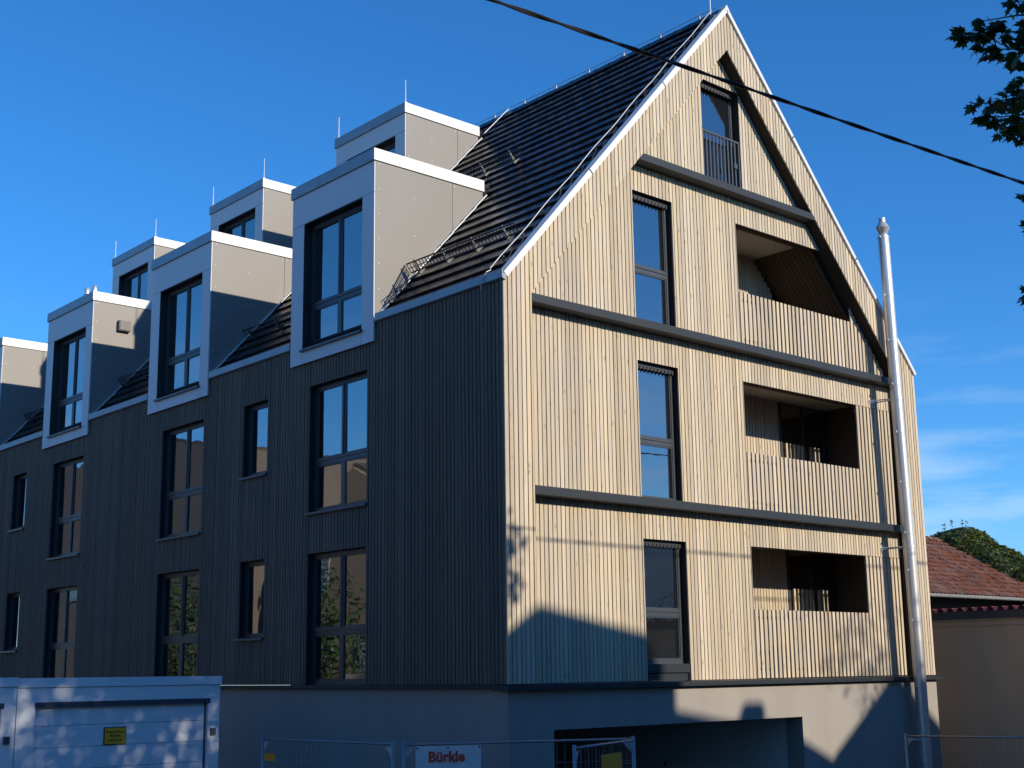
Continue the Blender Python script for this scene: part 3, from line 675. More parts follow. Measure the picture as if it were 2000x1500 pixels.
# lightning conductor cable --------------------------------------------------------------
lc = MB()
pts = [Vector(rp(s, 0.34 - 0.012 * s, 0.055 + 0.01 * math.sin(s * 4))) for s in [0.12 + i * (SL - 0.2) / 26 for i in range(27)]]
pts = [Vector((-0.07, 0.44, 5.93)), Vector((-0.09, 0.41, 6.05)), Vector((-0.05, 0.33, 6.20)), Vector((0.02, 0.31, 6.24))] + pts
lc.tube(pts, 0.0095, 6)
for i in range(13):
    pass
rg = [Vector((W / 2 - 0.03, 0.15 + i * 0.5, HA + 0.04 + 0.006 * math.sin(i * 1.7))) for i in range(30)]
lc.tube(rg, 0.008, 5)
for i in range(14):
    q = Vector((W / 2 - 0.03, 0.6 + i * 1.0, HA - 0.06)); lc.box(q.x - 0.014, q.x + 0.014, q.y - 0.016, q.y + 0.016, q.z, q.z + 0.11)
cb = [Vector((W / 2 - 0.04, 6.1, HA + 0.03))] + [Vector(rp(s, 6.12 + (8.3 - s) * 0.06, 0.05)) for s in (8.2, 7.8, 7.45)]
lc.tube(cb, 0.012, 5)
lc.build('lightning_cable', ZINCL, BLD)
# row of dark verge clips beside the cable
vc = MB()
for i in range(20):
    s = 0.35 + i * 0.405; q0 = rp(s, 0.15, 0.0); q1 = rp(s + 0.25, 0.22, 0.02); vc.tube([q0, q1], 0.012, 4)
for i in range(13):
    s = 0.45 + i * 0.62; q = Vector(rp(s, 0.335 - 0.012 * s, 0.0)); vc.box(q.x - 0.012, q.x + 0.012, q.y - 0.012, q.y + 0.012, q.z - 0.03, q.z + 0.055)
vc.build('verge_clip', BLACKM, BLD)
ar = MB(); ar.tube([(W / 2 - 0.12, 0.25, HA - 0.1), (W / 2 - 0.12, 0.25, HA + 0.75)], [0.012, 0.009], 6); ar.build('lightning_rod', ZINC, BLD)

# ================================================================== flue pipe on the gable
def flx(z): return 10.385 - 0.0225 * z if z > 0 else 10.385 - 0.006 * z
FY = -0.21; FR = 0.115
FL = thing('flue_pipe', 'tall shiny steel flue pipe fixed up the right side of the timber gable', 'flue', (flx(-3), FY, -3.2))
jz = [-3.2, -1.6, -0.22, 1.05, 2.02, 2.75, 3.75, 4.75, 5.72, 6.62, 7.55, 8.78]
for a, b in zip(jz[:-1], jz[1:]):
    m = MB(); m.tube([(flx(a), FY, a + 0.004), (flx(b), FY, b - 0.004)], FR, 32, cap=False); m.build('pipe_section', STEEL, FL, smooth=True)
    c = MB(); c.tube([(flx(b), FY, b - 0.03), (flx(b), FY, b - 0.022), (flx(b), FY, b + 0.022), (flx(b), FY, b + 0.03)], [FR - 0.004, FR + 0.003, FR + 0.003, FR - 0.004], 28)
    c.box(flx(b) - FR - 0.03, flx(b) - FR + 0.01, FY - 0.02, FY + 0.02, b - 0.02, b + 0.02); c.build('clamp', STEEL, FL, smooth=False)
cp = MB(); x = flx(8.9); cp.tube([(x, FY, 8.79), (x, FY, 8.80), (x, FY, 8.82), (x, FY, 8.86), (x, FY, 8.98), (x, FY, 9.10), (x, FY, 9.11), (x, FY, 9.19)], [0.115, 0.112, 0.075, 0.085, 0.145, 0.075, 0.07, 0.068], 24); cp.build('cap', STEEL, FL)
for z in (2.47, 5.42, 1.2 - 2.4):
    b = MB(); x = flx(z); b.box(x - 0.30, x - 0.08, RD - 0.005 if z > 0 else 0.0, (RD if z > 0 else 0.035), z - 0.03, z + 0.03)
    b.tube([(x - 0.28, 0.03 if z < 0 else RD, z), (x - 0.10, FY, z)], 0.013, 5); b.tube([(x - 0.02, 0.03 if z < 0 else RD, z), (x - 0.02, FY, z)], 0.013, 5)
    b.tube([(x, FY, z - 0.03), (x, FY, z + 0.03)], FR + 0.007, 24); b.build('wall_bracket', STEEL, FL)

# ================================================================== prefab garages
def garage(x0, x1, zt, lab):
    y0, y1 = 3.0, 9.0; zb = gz((x0 + x1) / 2, y0) - 0.4; dx0, dx1 = x0 + 0.25, x1 - 0.19; dz = -0.135
    G = thing('prefab_garage', lab, 'garage', ((x0 + x1) / 2, y0, zb), 'white prefab garages beside the apartment house')
    b = MB(); b.box(x0 + 0.004, dx0, y0, y0 + 0.25, zb, zt - 0.125); b.box(dx1, x1 - 0.004, y0, y0 + 0.25, zb, zt - 0.125); b.box(dx0, dx1, y0, y0 + 0.25, dz, zt - 0.125)
    b.box(x0 + 0.004, x0 + 0.1, y0 + 0.25, y1, zb, zt - 0.125); b.box(x1 - 0.1, x1 - 0.004, y0 + 0.25, y1, zb, zt - 0.125); b.box(x0 + 0.1, x1 - 0.1, y1 - 0.1, y1, zb, zt - 0.125); b.box(x0 + 0.1, x1 - 0.1, y0 + 0.25, y1 - 0.1, zt - 0.25, zt - 0.13)
    b.build('wall', GWHITE, G)
    e = MB(); e.box(x0 + 0.002, x1 + 0.012, y0 - 0.02, y1, zt - 0.118, zt); e.build('roof_edge', GWHITE, G)
    s = MB(); s.box(dx0 - 0.01, dx1 + 0.03, y0 - 0.006, y0 - 0.001, dz - 0.07, dz); s.box(dx1 - 0.03, dx1 - 0.012, y0 + 0.05, y0 + 0.12, zb, dz - 0.07); s.build('door_shade_and_gap', mat('door_shade_and_gap', (0.06, 0.06, 0.075), rough=0.6), G)  # dark strip painted as the shaded recess above the door, plus side gap
    z = dz - 0.012; i = 0; ph = 0.288
    while z > zb:
        h = 0.285 if i else 0.30
        p = MB(); p.box(dx0 + 0.005, dx1 - 0.035, y0 + 0.055, y0 + 0.10, z - h + 0.006, z); p.build('door_panel', GDOOR, G); z -= h; i += 1
    k = MB(); kx = x1 - 0.11; k.box(kx - 0.04, kx + 0.04, y0 - 0.03, y0 - 0.001, -0.655, -0.555); k.build('key_switch', mat('key_switch_box', (0.05, 0.08, 0.13), rough=0.5), G)
    k2 = MB(); k2.box(kx - 0.02, kx + 0.02, y0 - 0.036, y0 - 0.031, -0.63, -0.575); k2.build('key_plate', FRAME, G)
    return G
garage(-5.89, -2.92, 0.176, 'white prefab garage with the yellow no parking sign on its sectional door')
garage(-8.865, -5.895, 0.192, 'white prefab garage cut by the left edge, without a sign')
SG = MB(); SG.box(-4.655, -4.335, 3.040, 3.052, -0.725, -0.49)
SGN = tag(SG.build('parking_sign', INK), 'small yellow private ground sign on the white garage door', 'sign')
MB().box(-4.643, -4.347, 3.036, 3.0395, -0.713, -0.502).build('face', YELLOW, SGN)
for t, z, sz in (('Privatgrundstück', -0.553, 0.040), ('Parken', -0.607, 0.056), ('verboten!', -0.664, 0.052)):
    text_mesh(t, sz, 0.0006, lambda x, y, zz, z=z: (-4.495 + x, 3.0345 - zz, z + y), 'lettering', INK, SGN, 0.0008)

# ================================================================== building site fence
def fence(p, q, zt, lab, tips=False):
    p = Vector((p[0], p[1], 0)); q = Vector((q[0], q[1], 0)); zb = zt - 1.92
    F = thing('site_fence', lab, 'fence panel', tuple((p + q) / 2 + Vector((0, 0, zb))), 'mesh panels of the building site fence')
    d = (q - p); Ln = d.length; d.normalize(); nrm = Vector((-d.y, d.x, 0))
    P = lambda s, z, o=0.0: tuple(p + d * s + nrm * o + Vector((0, 0, z)))
    for s in (0.02, Ln - 0.02): MB().tube([P(s, zb - 0.08), P(s, zt + 0.035)], 0.021, 10).build('post', GALV, F, smooth=True)
    MB().tube([P(0.042, zt), P(Ln - 0.042, zt)], 0.015, 8).build('top_rail', GALV, F, smooth=True)
    MB().tube([P(0.042, zb + 0.1), P(Ln - 0.042, zb + 0.1)], 0.015, 8).build('bottom_rail', GALV, F, smooth=True)
    w = MB(); s = 0.12
    while s < Ln - 0.06: w.tube([P(s, zb + 0.1, 0.018), P(s, zt + (0.045 if tips else 0.0), 0.018)], 0.0022, 4); s += 0.105
    z = zb + 0.25
    while z < zt: w.tube([P(0.03, z, 0.021), P(Ln - 0.03, z, 0.021)], 0.0022, 4); z += 0.28
    w.build('wire_mesh', GALV, F, kind='stuff')
    for s0, sg in ((0.042, 1), (Ln - 0.042, -1)):
        MB().prism([(s0, zt - 0.035), (s0 + sg * 0.12, zt - 0.035), (s0, zt - 0.17)], lambda a_, o: P(a_[0], a_[1], o), 0.0, 0.004).build('corner_plate', PLATE, F)
    for s in (0.02, Ln - 0.02):
        c = P(s, zb - 0.12); MB().box(c[0] - 0.11, c[0] + 0.11, c[1] - 0.33, c[1] + 0.33, c[2] - 0.12, c[2] + 0.02).build('concrete_foot', CONCR, F)
    return P, Ln
PA, LA = fence((-2.71, 2.17), (-2.43, -0.55), -0.70, 'mesh site fence panel running from the garage corner, small amber sign on it', True)
PB_, LB = fence((-2.495, -0.81), (0.205, -2.235), -0.70, 'mesh site fence panel that carries the white banner')
PC, LC = fence((0.13, -2.30), (-1.62, -2.98), -0.71, 'short mesh site fence panel swung open before the garage ramp, wide amber sign on it')
PD, LDn = fence((7.92, -1.35), (8.75, -4.4), -1.0, 'mesh site fence panel crossing in front of the steel flue at lower right')
def board(name, lab, cat, P, s0, s1, z0, z1, m, off=-0.03):
    b = MB(); nx = 12
    for i in range(nx):
        a = s0 + (s1 - s0) * i / nx; c = s0 + (s1 - s0) * (i + 1) / nx
        wa = 0.006 * math.sin(i * 1.1); wc = 0.006 * math.sin((i + 1) * 1.1)
        if cat != 'banner': wa = wc = 0
        b.hexa([P(a, z0, off + wa), P(c, z0, off + wc), P(c, z0, off + 0.004 + wc), P(a, z0, off + 0.004 + wa)], [P(a, z1, off + wa), P(c, z1, off + wc), P(c, z1, off + 0.004 + wc), P(a, z1, off + 0.004 + wa)])
    return tag(b.build(name, m), lab, cat)
BN = board('banner', 'white vinyl banner with red company lettering tied to the mesh fence', 'banner', PB_, 0.165, 1.0, -1.40, -0.722, VINYL, off=-0.034)
text_mesh('Bürkle', 0.178, 0.006, lambda x, y, z: PB_(0.555 + x * 1.0, -0.858 + y, -0.045 - z), 'lettering', RED, BN, 0.001)
ey = MB()
for s in (0.185, 0.575, 0.98): ey.tube([PB_(s, -0.745, -0.032), PB_(s, -0.745, -0.048)], 0.011, 8)
ey.build('eyelet', BLACKM, BN)
S1 = board('fence_sign', 'small amber sign tied to the fence beside the garage', 'sign', PA, 0.10, 0.33, -0.99, -0.89, ORANGE)
S2 = board('fence_sign', 'wide amber sign with pale edge on the swung fence panel', 'sign', PC, 0.50, 1.14, -1.03, -0.83, ORANGE, off=0.03)
bd = MB()
for z in (-1.03, -0.839): bd.hexa([PC(0.50, z, 0.026), PC(1.14, z, 0.026), PC(1.14, z, 0.0295), PC(0.50, z, 0.0295)], [PC(0.50, z + 0.008, 0.026), PC(1.14, z + 0.008, 0.026), PC(1.14, z + 0.008, 0.0295), PC(0.50, z + 0.008, 0.0295)])
hb_ = MB()
for i in range(12):
    a_ = 0.56 + i * 0.044; hb_.hexa([PC(a_, -0.868, 0.027), PC(a_ + 0.026 + 0.006 * (i % 3), -0.868, 0.027), PC(a_ + 0.026 + 0.006 * (i % 3), -0.868, 0.0295), PC(a_, -0.868, 0.0295)], [PC(a_, -0.85, 0.027), PC(a_ + 0.02, -0.85, 0.027), PC(a_ + 0.02, -0.85, 0.0295), PC(a_, -0.85, 0.0295)])
hb_.build('worn_print', INK, S2)
bd.build('border', VINYL, S2)

# ================================================================== lean-to and tiled house on the right
LT = thing('lean_to', 'low beige rendered outbuilding with a red corrugated sheet roof', 'outbuilding', (16.5, 0, -4))
b = MB(); b.box(13.02, 13.3, -9.0, 5.6, -4.2, 1.12); b.box(13.3, 20, -9.0, -8.7, -4.2, 1.12); b.box(13.3, 20, 5.3, 5.6, -4.2, 1.12); b.build('wall', BEIGE, LT)
b = MB(); b.box(13.0, 13.02, -9.0, 5.6, 0.985, 1.0); b.build('string_course', BEIGE, LT)
b = MB(); b.box(12.96, 13.05, -9.1, 5.7, 1.125, 1.275); b.build('fascia', SHEETB, LT)
cs = MB(); yq = -9.0; prof = []
while yq < 5.6: prof += [(yq, 0.075), (yq + 0.012, 0.075), (yq + 0.048, 0.0), (yq + 0.118, 0.0), (yq + 0.154, 0.075)]; yq += 0.228
vs = []; n_ = len(prof)
for (x, dz_) in ((12.95, 0.0), (20.4, 0.12)):
    for dd in (0.0, -0.004):
        for (y, z) in prof: vs.append((x, y, 1.29 + z + dz_ + dd))
fsx = []
for i in range(n_ - 1): fsx += [(i, i + 1, 2 * n_ + i + 1, 2 * n_ + i), (n_ + i, 3 * n_ + i, 3 * n_ + i + 1, n_ + i + 1), (i, n_ + i, n_ + i + 1, i + 1)]
cs.add(vs, fsx); cs.build('corrugated_roof', REDSHEET, LT)
yq = -9.0      # foam closers in the troughs of the sheet ends
while yq < 5.6:
    fc = MB(); fc.prism([(yq + 0.018, 1.358), (yq + 0.050, 1.292), (yq + 0.116, 1.292), (yq + 0.148, 1.358)], lambda p, q: (q, p[0], p[1]), 12.955, 12.985); fc.build('sheet_closer', REDCL, LT); yq += 0.228

TH = thing('tiled_house', 'old house roof of brown clay tiles with a pale gutter', 'house', (24, 9, -4.5))
b = MB(); b.box(20.3, 30.0, 6.9, 12.6, -4.6, 2.58); b.build('wall', SHADEW, TH)
th = math.radians(30); EY, EZ = 6.0, 2.19; RY, RZ = 9.8, 2.19 + 3.8 * math.tan(th)
rb = MB(); rb.hexa([(20.2, EY, EZ - 0.1), (30.2, EY, EZ - 0.1), (30.2, RY, RZ - 0.1), (20.2, RY, RZ - 0.1)], [(20.2, EY, EZ - 0.03), (30.2, EY, EZ - 0.03), (30.2, RY, RZ - 0.03), (20.2, RY, RZ - 0.03)])
rb.hexa([(20.2, RY, RZ - 0.1), (30.2, RY, RZ - 0.1), (30.2, 2 * RY - EY, EZ - 0.1), (20.2, 2 * RY - EY, EZ - 0.1)], [(20.2, RY, RZ - 0.03), (30.2, RY, RZ - 0.03), (30.2, 2 * RY - EY, EZ - 0.03), (20.2, 2 * RY - EY, EZ - 0.03)])
TR = rb.build('roof', SHADEW, TH)
def pantile(x, s, j):
    m = MB(); n_ = 7; w = 0.235; L_ = 0.37; vs = []
    for (ss, lift) in ((s, 0.085 + j), (s + L_, 0.012)):
        for i in range(n_):
            t = i / (n_ - 1); hgt = 0.030 * math.sin(t * math.pi * 2 - 0.6) + lift
            yy = EY + ss * math.cos(th) - hgt * math.sin(th); zz = EZ + ss * math.sin(th) + hgt * math.cos(th)
            vs.append((x + t * w, yy, zz))
    for i in range(n_):
        v = vs[i]; vs.append((v[0], v[1] + 0.015, v[2] - 0.026))
    m.add(vs, [(i, i + 1, n_ + i + 1, n_ + i) for i in range(n_ - 1)] + [(2 * n_ + i, 2 * n_ + i + 1, i + 1, i) for i in range(n_ - 1)])
    return m
pt = []; rowh = 0.325
for r in range(14):
    for c in range(int(9.9 / 0.205)):
        x = 20.25 + c * 0.205; s = -0.04 + r * rowh
        if s + 0.2 > 3.8 / math.cos(th): continue
        pt.append((0 if 20.9 < x < 28.6 else 1, r * 0.001 + x, x, s))
pt.sort()
sel = [p for p in pt if p[0] == 0]
step = sel[:300]
pme = None
for (_, _, x, s) in step:
    og = (x, EY + s * math.cos(th), EZ + s * math.sin(th))
    if pme is None:
        o = pantile(x, s, 0).build('clay_tile', CLAY, TR, origin=og); pme = o.data
    else: o = link('clay_tile', pme, og, TR)
    o.rotation_euler = (random.uniform(-.02, .02), random.uniform(-.02, .02), random.uniform(-.02, .02))
pf = MB()
for (_, _, x, s) in sel[300:] + [p for p in pt if p[0] == 1]:
    m = pantile(x, s, random.uniform(-0.012, 0.012)); pf.add(m.v, m.f)
pf.build('clay_tile_field', CLAY, TR, kind='stuff')
for i in range(27):
    x = 20.2 + i * 0.37; m = MB(); m.tube([(x, RY, RZ + 0.0), (x + 0.40, RY, RZ - 0.01)], [0.125, 0.105], 10, cap=True); m.build('ridge_tile', CLAY, TR)
gt = MB(); prof = [(0.075 * math.cos(t), 0.075 * math.sin(t)) for t in [math.pi + i * math.pi / 10 for i in range(11)]]
gt.prism(prof + [(p[0] * 0.9, p[1] * 0.9) for p in reversed(prof)], lambda p, q: (q, EY - 0.10 + p[0], EZ - 0.02 + p[1]), 20.1, 30.3)
gt.tube([(20.1, EY - 0.178, EZ - 0.02), (30.3, EY - 0.178, EZ - 0.02)], 0.014, 6)
GT = gt.build('gutter', GUTTER, TH)
for i in range(12):
    x = 20.6 + i * 0.82; k = MB(); k.tube([(x, EY - 0.10 + 0.083 * math.cos(t), EZ - 0.02 + 0.083 * math.sin(t)) for t in [math.pi * 0.95 + q * math.pi / 7 for q in range(8)]], 0.010, 4); k.build('gutter_bracket', ZINC, GT)

# ================================================================== foliage
def leaf_poly(kind):
    if kind == 'maple':
        half = [(0, -0.10), (0.06, 0.02), (0.30, -0.06), (0.24, 0.06), (0.52, 0.20), (0.36, 0.27), (0.50, 0.52), (0.27, 0.44), (0.22, 0.40), (0.20, 0.62), (0.10, 0.66), (0.0, 0.95)]
        return half + [(-x, y) for x, y in reversed(half[1:-1])]
    if kind == 'ivy':
        return [(0, 0), (0.35, 0.05), (0.45, 0.35), (0.2, 0.45), (0, 0.9), (-0.2, 0.45), (-0.45, 0.35), (-0.35, 0.05)]
    return [(0, 0), (0.28, 0.35), (0.2, 0.7), (0, 1.0), (-0.2, 0.7), (-0.28, 0.35)]
def leaf_at(mb, poly, p, nrm, up, size, fold=0.15):
    n = Vector(nrm).normalized(); u = Vector(up); u = (u - n * u.dot(n)); u = u.normalized() if u.length > 1e-4 else n.orthogonal().normalized(); r = u.cross(n)
    vs = [Vector(p) + (r * x + u * y + n * (-fold * abs(x) - 0.12 * y * y)) * size for x, y in poly]
    c = Vector(p) + u * 0.3 * size
    k = len(vs); mb.add([tuple(v) for v in vs] + [tuple(c)], [(i, (i + 1) % k, k) for i in range(k)])
rnd = random.Random(11)
def rv3(): 
    while True:
        v = Vector((rnd.uniform(-1, 1), rnd.uniform(-1, 1), rnd.uniform(-1, 1)))
        if 0.01 < v.length < 1: return v
# --- maple
MT = thing('maple_tree', 'maple tree whose dark leafy twigs hang in at the right edge', 'tree', (-0.2, -13.4, gz(-0.2, -13.4)))
bz = gz(-0.2, -13.4); tk = MB()
tk.tube([(-0.2, -13.4, bz - 0.2), (-0.22, -13.38, bz + 0.5), (-0.15, -13.4, bz + 2.0), (-0.3, -13.3, bz + 4.0), (-0.2, -13.4, bz + 6.5), (-0.1, -13.3, bz + 10.5)], [0.36, 0.27, 0.23, 0.20, 0.13, 0.03], 12)
tk.build('trunk', BARK, MT, smooth=True)
CEN = Vector((-0.85, -13.1, 6.2)); RAD = Vector((3.35, 3.6, 4.2))
def limb(p0, p1, r0, r1, sag=0.25):
    mid = (Vector(p0) + Vector(p1)) / 2 + Vector((0, 0, sag)); m = MB(); m.tube([p0, tuple(mid), p1], [r0, (r0 + r1) / 2, r1], 7); return m
clumps = []
for i in range(330):
    v = rv3(); v = v.normalized() * v.length ** 0.7
    clumps.append(CEN + Vector((v.x * RAD.x, v.y * RAD.y, v.z * RAD.z)))
shoots = [Vector((3.22, -13.0, 7.45)), Vector((3.05, -13.0, 7.35)), Vector((3.18, -13.1, 6.88)), Vector((3.0, -13.0, 6.75)), Vector((2.9, -12.9, 7.2))]
for i in range(14):
    c = clumps[i * 5]; limb((-0.2, -13.35, bz + 3.0 + 0.4 * (i % 8)), tuple(c), 0.075, 0.018).build('branch', BARK, MT)
mp_ = leaf_poly('maple'); lf = MB()
for c in clumps:
    for k in range(105):
        d = rv3(); p = c + Vector((d.x, d.y, d.z * 0.7)) * 0.85
        nn = Vector((rnd.uniform(-.7, .7), rnd.uniform(-.7, .7), rnd.uniform(0.2, 1)))
        leaf_at(lf, mp_, p, nn, rv3(), rnd.uniform(0.11, 0.17))
for c in shoots:
    for k in range(26): leaf_at(lf, mp_, c + rv3() * 0.26, Vector((rnd.uniform(-.7, .7), rnd.uniform(-.7, .7), rnd.uniform(0.2, 1))), rv3(), rnd.uniform(0.11, 0.17))
lf.build('foliage', MAPLE, MT, kind='stuff')
for c in shoots[::2]: limb((0.2, -13.2, bz + 7.0), tuple(c), 0.05, 0.01).build('branch', BARK, MT)
# twigs reaching over the street: (root, tip, leaf count)
TW_ = [((-1.21, -9.32, 5.97), (-2.18, -8.75, 5.88), 34), ((-1.25, -9.40, 6.13), (-2.10, -8.92, 5.96), 18), ((-1.13, -9.31, 5.79), (-2.04, -8.83, 5.75), 26), ((-1.33, -9.51, 6.36), (-2.00, -9.22, 6.05), 26),
       ((-1.10, -9.29, 5.70), (-1.80, -9.09, 5.58), 20), ((-1.01, -9.22, 5.45), (-1.88, -8.72, 5.28), 28), ((-0.95, -9.17, 5.27), (-1.80, -8.75, 5.16), 26), ((-0.90, -9.18, 5.15), (-1.66, -8.87, 5.02), 22),
       ((-1.03, -9.29, 5.57), (-1.78, -9.05, 5.42), 18), ((-0.95, -9.22, 5.31), (-1.60, -9.05, 5.04), 16), ((-0.75, -9.06, 4.63), (-1.41, -8.89, 4.41), 10), ((-0.66, -8.98, 4.27), (-1.34, -8.85, 4.17), 8), ((-0.54, -8.93, 3.84), (-1.22, -8.68, 3.54), 12), ((-0.52, -8.91, 3.74), (-1.22, -8.74, 3.62), 10)]
lmesh = []
for k in range(4):
    m = MB(); leaf_at(m, mp_, (0, 0, 0), (0, 0, 1), (0, 1, 0), 1.0, fold=0.1 + 0.08 * k)
    me = bpy.data.meshes.new('leaf'); me.from_pydata(m.v, [], m.f); me.materials.append(MAPLE); lmesh.append(me)
tw = MB()
for (a, b, nl) in TW_:
    a, b = Vector(a), Vector(b); d = (b - a)
    tw.tube([tuple(a - d * 1.6 + Vector((0.2, -0.6, 0.1))), tuple(a), tuple(a.lerp(b, 0.5) + Vector((0, 0, 0.04))), tuple(b)], [0.03, 0.014, 0.008, 0.003], 5)
    for k in range(nl):
        t = k / nl; p = a.lerp(b, 0.05 + 0.95 * t) + rv3() * (0.16 * (1.15 - t))
        o = link('leaf', lmesh[k % 4], tuple(p), MT)
        nn = Vector((rnd.uniform(-.8, .8) - 0.35, rnd.uniform(-.8, .8) - 0.35, rnd.uniform(0.1, 1))).normalized()
        u = (d.normalized() + rv3() * 0.8 + Vector((0, 0, -0.5))); u = (u - nn * u.dot(nn)).normalized(); r = u.cross(nn); sz = rnd.uniform(0.10, 0.16)
        o.matrix_local = Matrix.Translation(p - WL[MT.name]) @ Matrix((r, u, nn)).transposed().to_4x4() @ Matrix.Scale(sz, 4)
tw.build('twig', BARK, MT)
lc2 = MB()
for (a, b, nl) in TW_:
    a, b = Vector(a), Vector(b); d = b - a
    for k in range(int(nl * 1.1)):
        t = rnd.random() ** 1.3; p = a.lerp(b, 0.92 * t) + rv3() * (0.20 * (1.2 - t))
        leaf_at(lc2, mp_, p, Vector((rnd.uniform(-.8, .8) - 0.35, rnd.uniform(-.8, .8) - 0.35, rnd.uniform(0.1, 1))), d.normalized() + rv3() * 0.8 + Vector((0, 0, -0.5)), rnd.uniform(0.10, 0.16))
lc2.build('leaf_cluster', MAPLE, MT, kind='stuff')
# --- ivy over the tiled house
iv = thing('ivy', 'thick ivy mass growing over the ridge of the brown tiled roof', 'ivy', (29.5, 8.5, -4.0))
prof = [(11.2, 4.2), (10.3, 4.55), (10.1, 4.72), (9.66, 4.86), (9.0, 4.76), (8.47, 4.30), (7.85, 3.95), (7.43, 3.66), (7.0, 3.50), (6.0, 3.2), (5.0, 2.9)]
def ivtop(y):
    for (ya, za), (yb, zb) in zip(prof[:-1], prof[1:]):
        if yb <= y <= ya: return zb + (za - zb) * (y - yb) / (ya - yb)
    return 3.0
core = MB()
ny = 24; vs = []; fs2 = []; ns = 9
for i in range(ny + 1):
    y = 5.0 + 6.0 * i / ny; zt = ivtop(y) - 0.28; zb = EZ + (min(y, 2 * RY - y) - EY) * math.tan(th) - 0.6
    for k in range(ns):
        t = k / (ns - 1) * math.pi; vs.append((29.4 - 1.0 * math.cos(t) + 0.25 * math.sin(i * 1.3), y, zb + (zt - zb) * math.sin(t) ** 0.6))
for i in range(ny):
    for k in range(ns - 1): fs2.append((i * ns + k, i * ns + k + 1, (i + 1) * ns + k + 1, (i + 1) * ns + k))
core.add(vs, fs2); core.build('stem_mass', BARK, iv)
il = MB(); ip = leaf_poly('ivy')
for q in range(9000):
    y = rnd.uniform(4.9, 11.1); zt = ivtop(y); yb = min(y, 2 * RY - y); zb = EZ + (yb - EY) * math.tan(th) - 0.2
    t = rnd.random() * math.pi; bulge = 0.12 * math.sin(y * 5.0) + 0.1 * math.sin(y * 11 + t * 4)
    rr = 1.0 + rnd.uniform(-0.14, 0.10) + bulge * 0.3
    p = Vector((29.4 - 1.05 * math.cos(t) * rr, y + rnd.uniform(-.1, .1), zb + (zt - zb) * max(0.02, math.sin(t)) ** 0.6 * (0.98 + 0.06 * rnd.uniform(-1, 1)) + bulge * 0.25))
    n_ = Vector((-math.cos(t), 0.0, math.sin(t))) + rv3() * 0.75
    leaf_at(il, ip, p, n_, Vector((0, 0, -1)) + rv3() * 0.5, rnd.uniform(0.10, 0.19), fold=0.2)
for (y, h) in ((9.2, 0.40), (9.05, 0.3), (7.2, 0.45), (7.05, 0.4), (6.95, 0.5), (9.9, 0.2), (9.6, 0.25), (8.7, 0.22), (8.4, 0.3), (8.0, 0.25), (7.7, 0.2)):
    for k in range(16): leaf_at(il, ip, Vector((29.0 + rnd.uniform(-.05, .05), y + rnd.uniform(-.05, .05), ivtop(y) + rnd.random() * h)), rv3(), (0, 0, 1), 0.07)
il.build('foliage', IVY, iv, kind='stuff')

# ================================================================== overhead cable and its poles
CBL = MB(); pA = Vector((-6.457, -7.231, 5.373)); pB = Vector((1.0, -7.761, 5.503))
def cpt(t): 
    p = pA.lerp(pB, t); x = p.x; p.z += 0.00035 * (x + 2.7) ** 2 - 0.004; return p
tt = []; t = -2.1
while t < 3.2: tt.append(t); t += 0.0085
for ph in (0, math.pi):
    CBL.tube([tuple(cpt(t) + Vector((0, 0.009 * math.cos(t * 40 + ph), 0.009 * math.sin(t * 40 + ph)))) for t in tt], 0.0112, 6)
tag(CBL.build('overhead_cable', CABLE), 'black twisted overhead cable crossing the sky in front of the gable', 'cable')
for t, lab in ((-2.1, 'wooden utility pole at the near end of the overhead cable'), (3.19, 'wooden utility pole at the far end of the overhead cable')):
    e = cpt(t); z0 = gzz(e.x, e.y); P_ = thing('utility_pole', lab, 'pole', (e.x, e.y - 0.16, z0))
    MB().tube([(e.x, e.y - 0.16, z0 - 0.3), (e.x, e.y - 0.16, e.z + 0.6)], [0.15, 0.11], 12).build('shaft', POLEW, P_)
    MB().tube([(e.x, e.y - 0.06, e.z), (e.x, e.y + 0.02, e.z)], 0.03, 8).build('insulator', BLACKM, P_)

# ================================================================== houses across the streets (they throw the shadows and fill the reflections; others are added to block low sky)
def house(name, lab, prof, fn, a0, a1, wallm, roofm, wins, flat=()):
    """prof: outline (u, z) from left eave foot over the roof to the right; fn maps (u, depth, z)"""
    zg = min(p[1] for p in prof); c = fn(sum(p[0] for p in prof) / len(prof), (a0 + a1) / 2, zg)
    Hh = thing(name, lab, 'house', c)
    MB().prism(prof, lambda p, d: fn(p[0], d, p[1]), a0, a1).build('wall', wallm, Hh)
    for (p, q) in zip(prof[:-1], prof[1:]):
        dx, dz_ = q[0] - p[0], q[1] - p[1]; l = math.hypot(dx, dz_)
        if abs(dx) < 0.3: continue
        nx, nz_ = -dz_ / l, dx / l
        if nz_ < 0: nx, nz_ = -nx, -nz_
        m = MB(); m.add([fn(p[0] + nx * h, d, p[1] + nz_ * h) for h in (0.005, 0.14) for d in (a0 - 0.15, a1 + 0.15)] + [fn(q[0] + nx * h, d, q[1] + nz_ * h) for h in (0.005, 0.14) for d in (a0 - 0.15, a1 + 0.15)],
                        [(0, 1, 3, 2), (4, 6, 7, 5), (0, 4, 5, 1), (2, 3, 7, 6), (0, 2, 6, 4), (1, 5, 7, 3)])
        m.build('roof', roofm, Hh)
    for (u, z, w, h) in wins:
        s = -1 if a1 > a0 else 1; f = MB(lambda a, b, c_: fn(a, a0 + b * -s, c_))
        f.box(u, u + w, -0.05, -0.004, z, z + h); wf = f.build('window', WHITEH, Hh)
        for k in range(2):
            q = MB(lambda a, b, c_: fn(a, a0 + b * -s, c_)); q.box(u + 0.07 + k * w / 2, u + w / 2 - 0.04 + k * w / 2, -0.06, -0.051, z + 0.07, z + h - 0.07); q.build('pane', GLASS, wf)
    return Hh
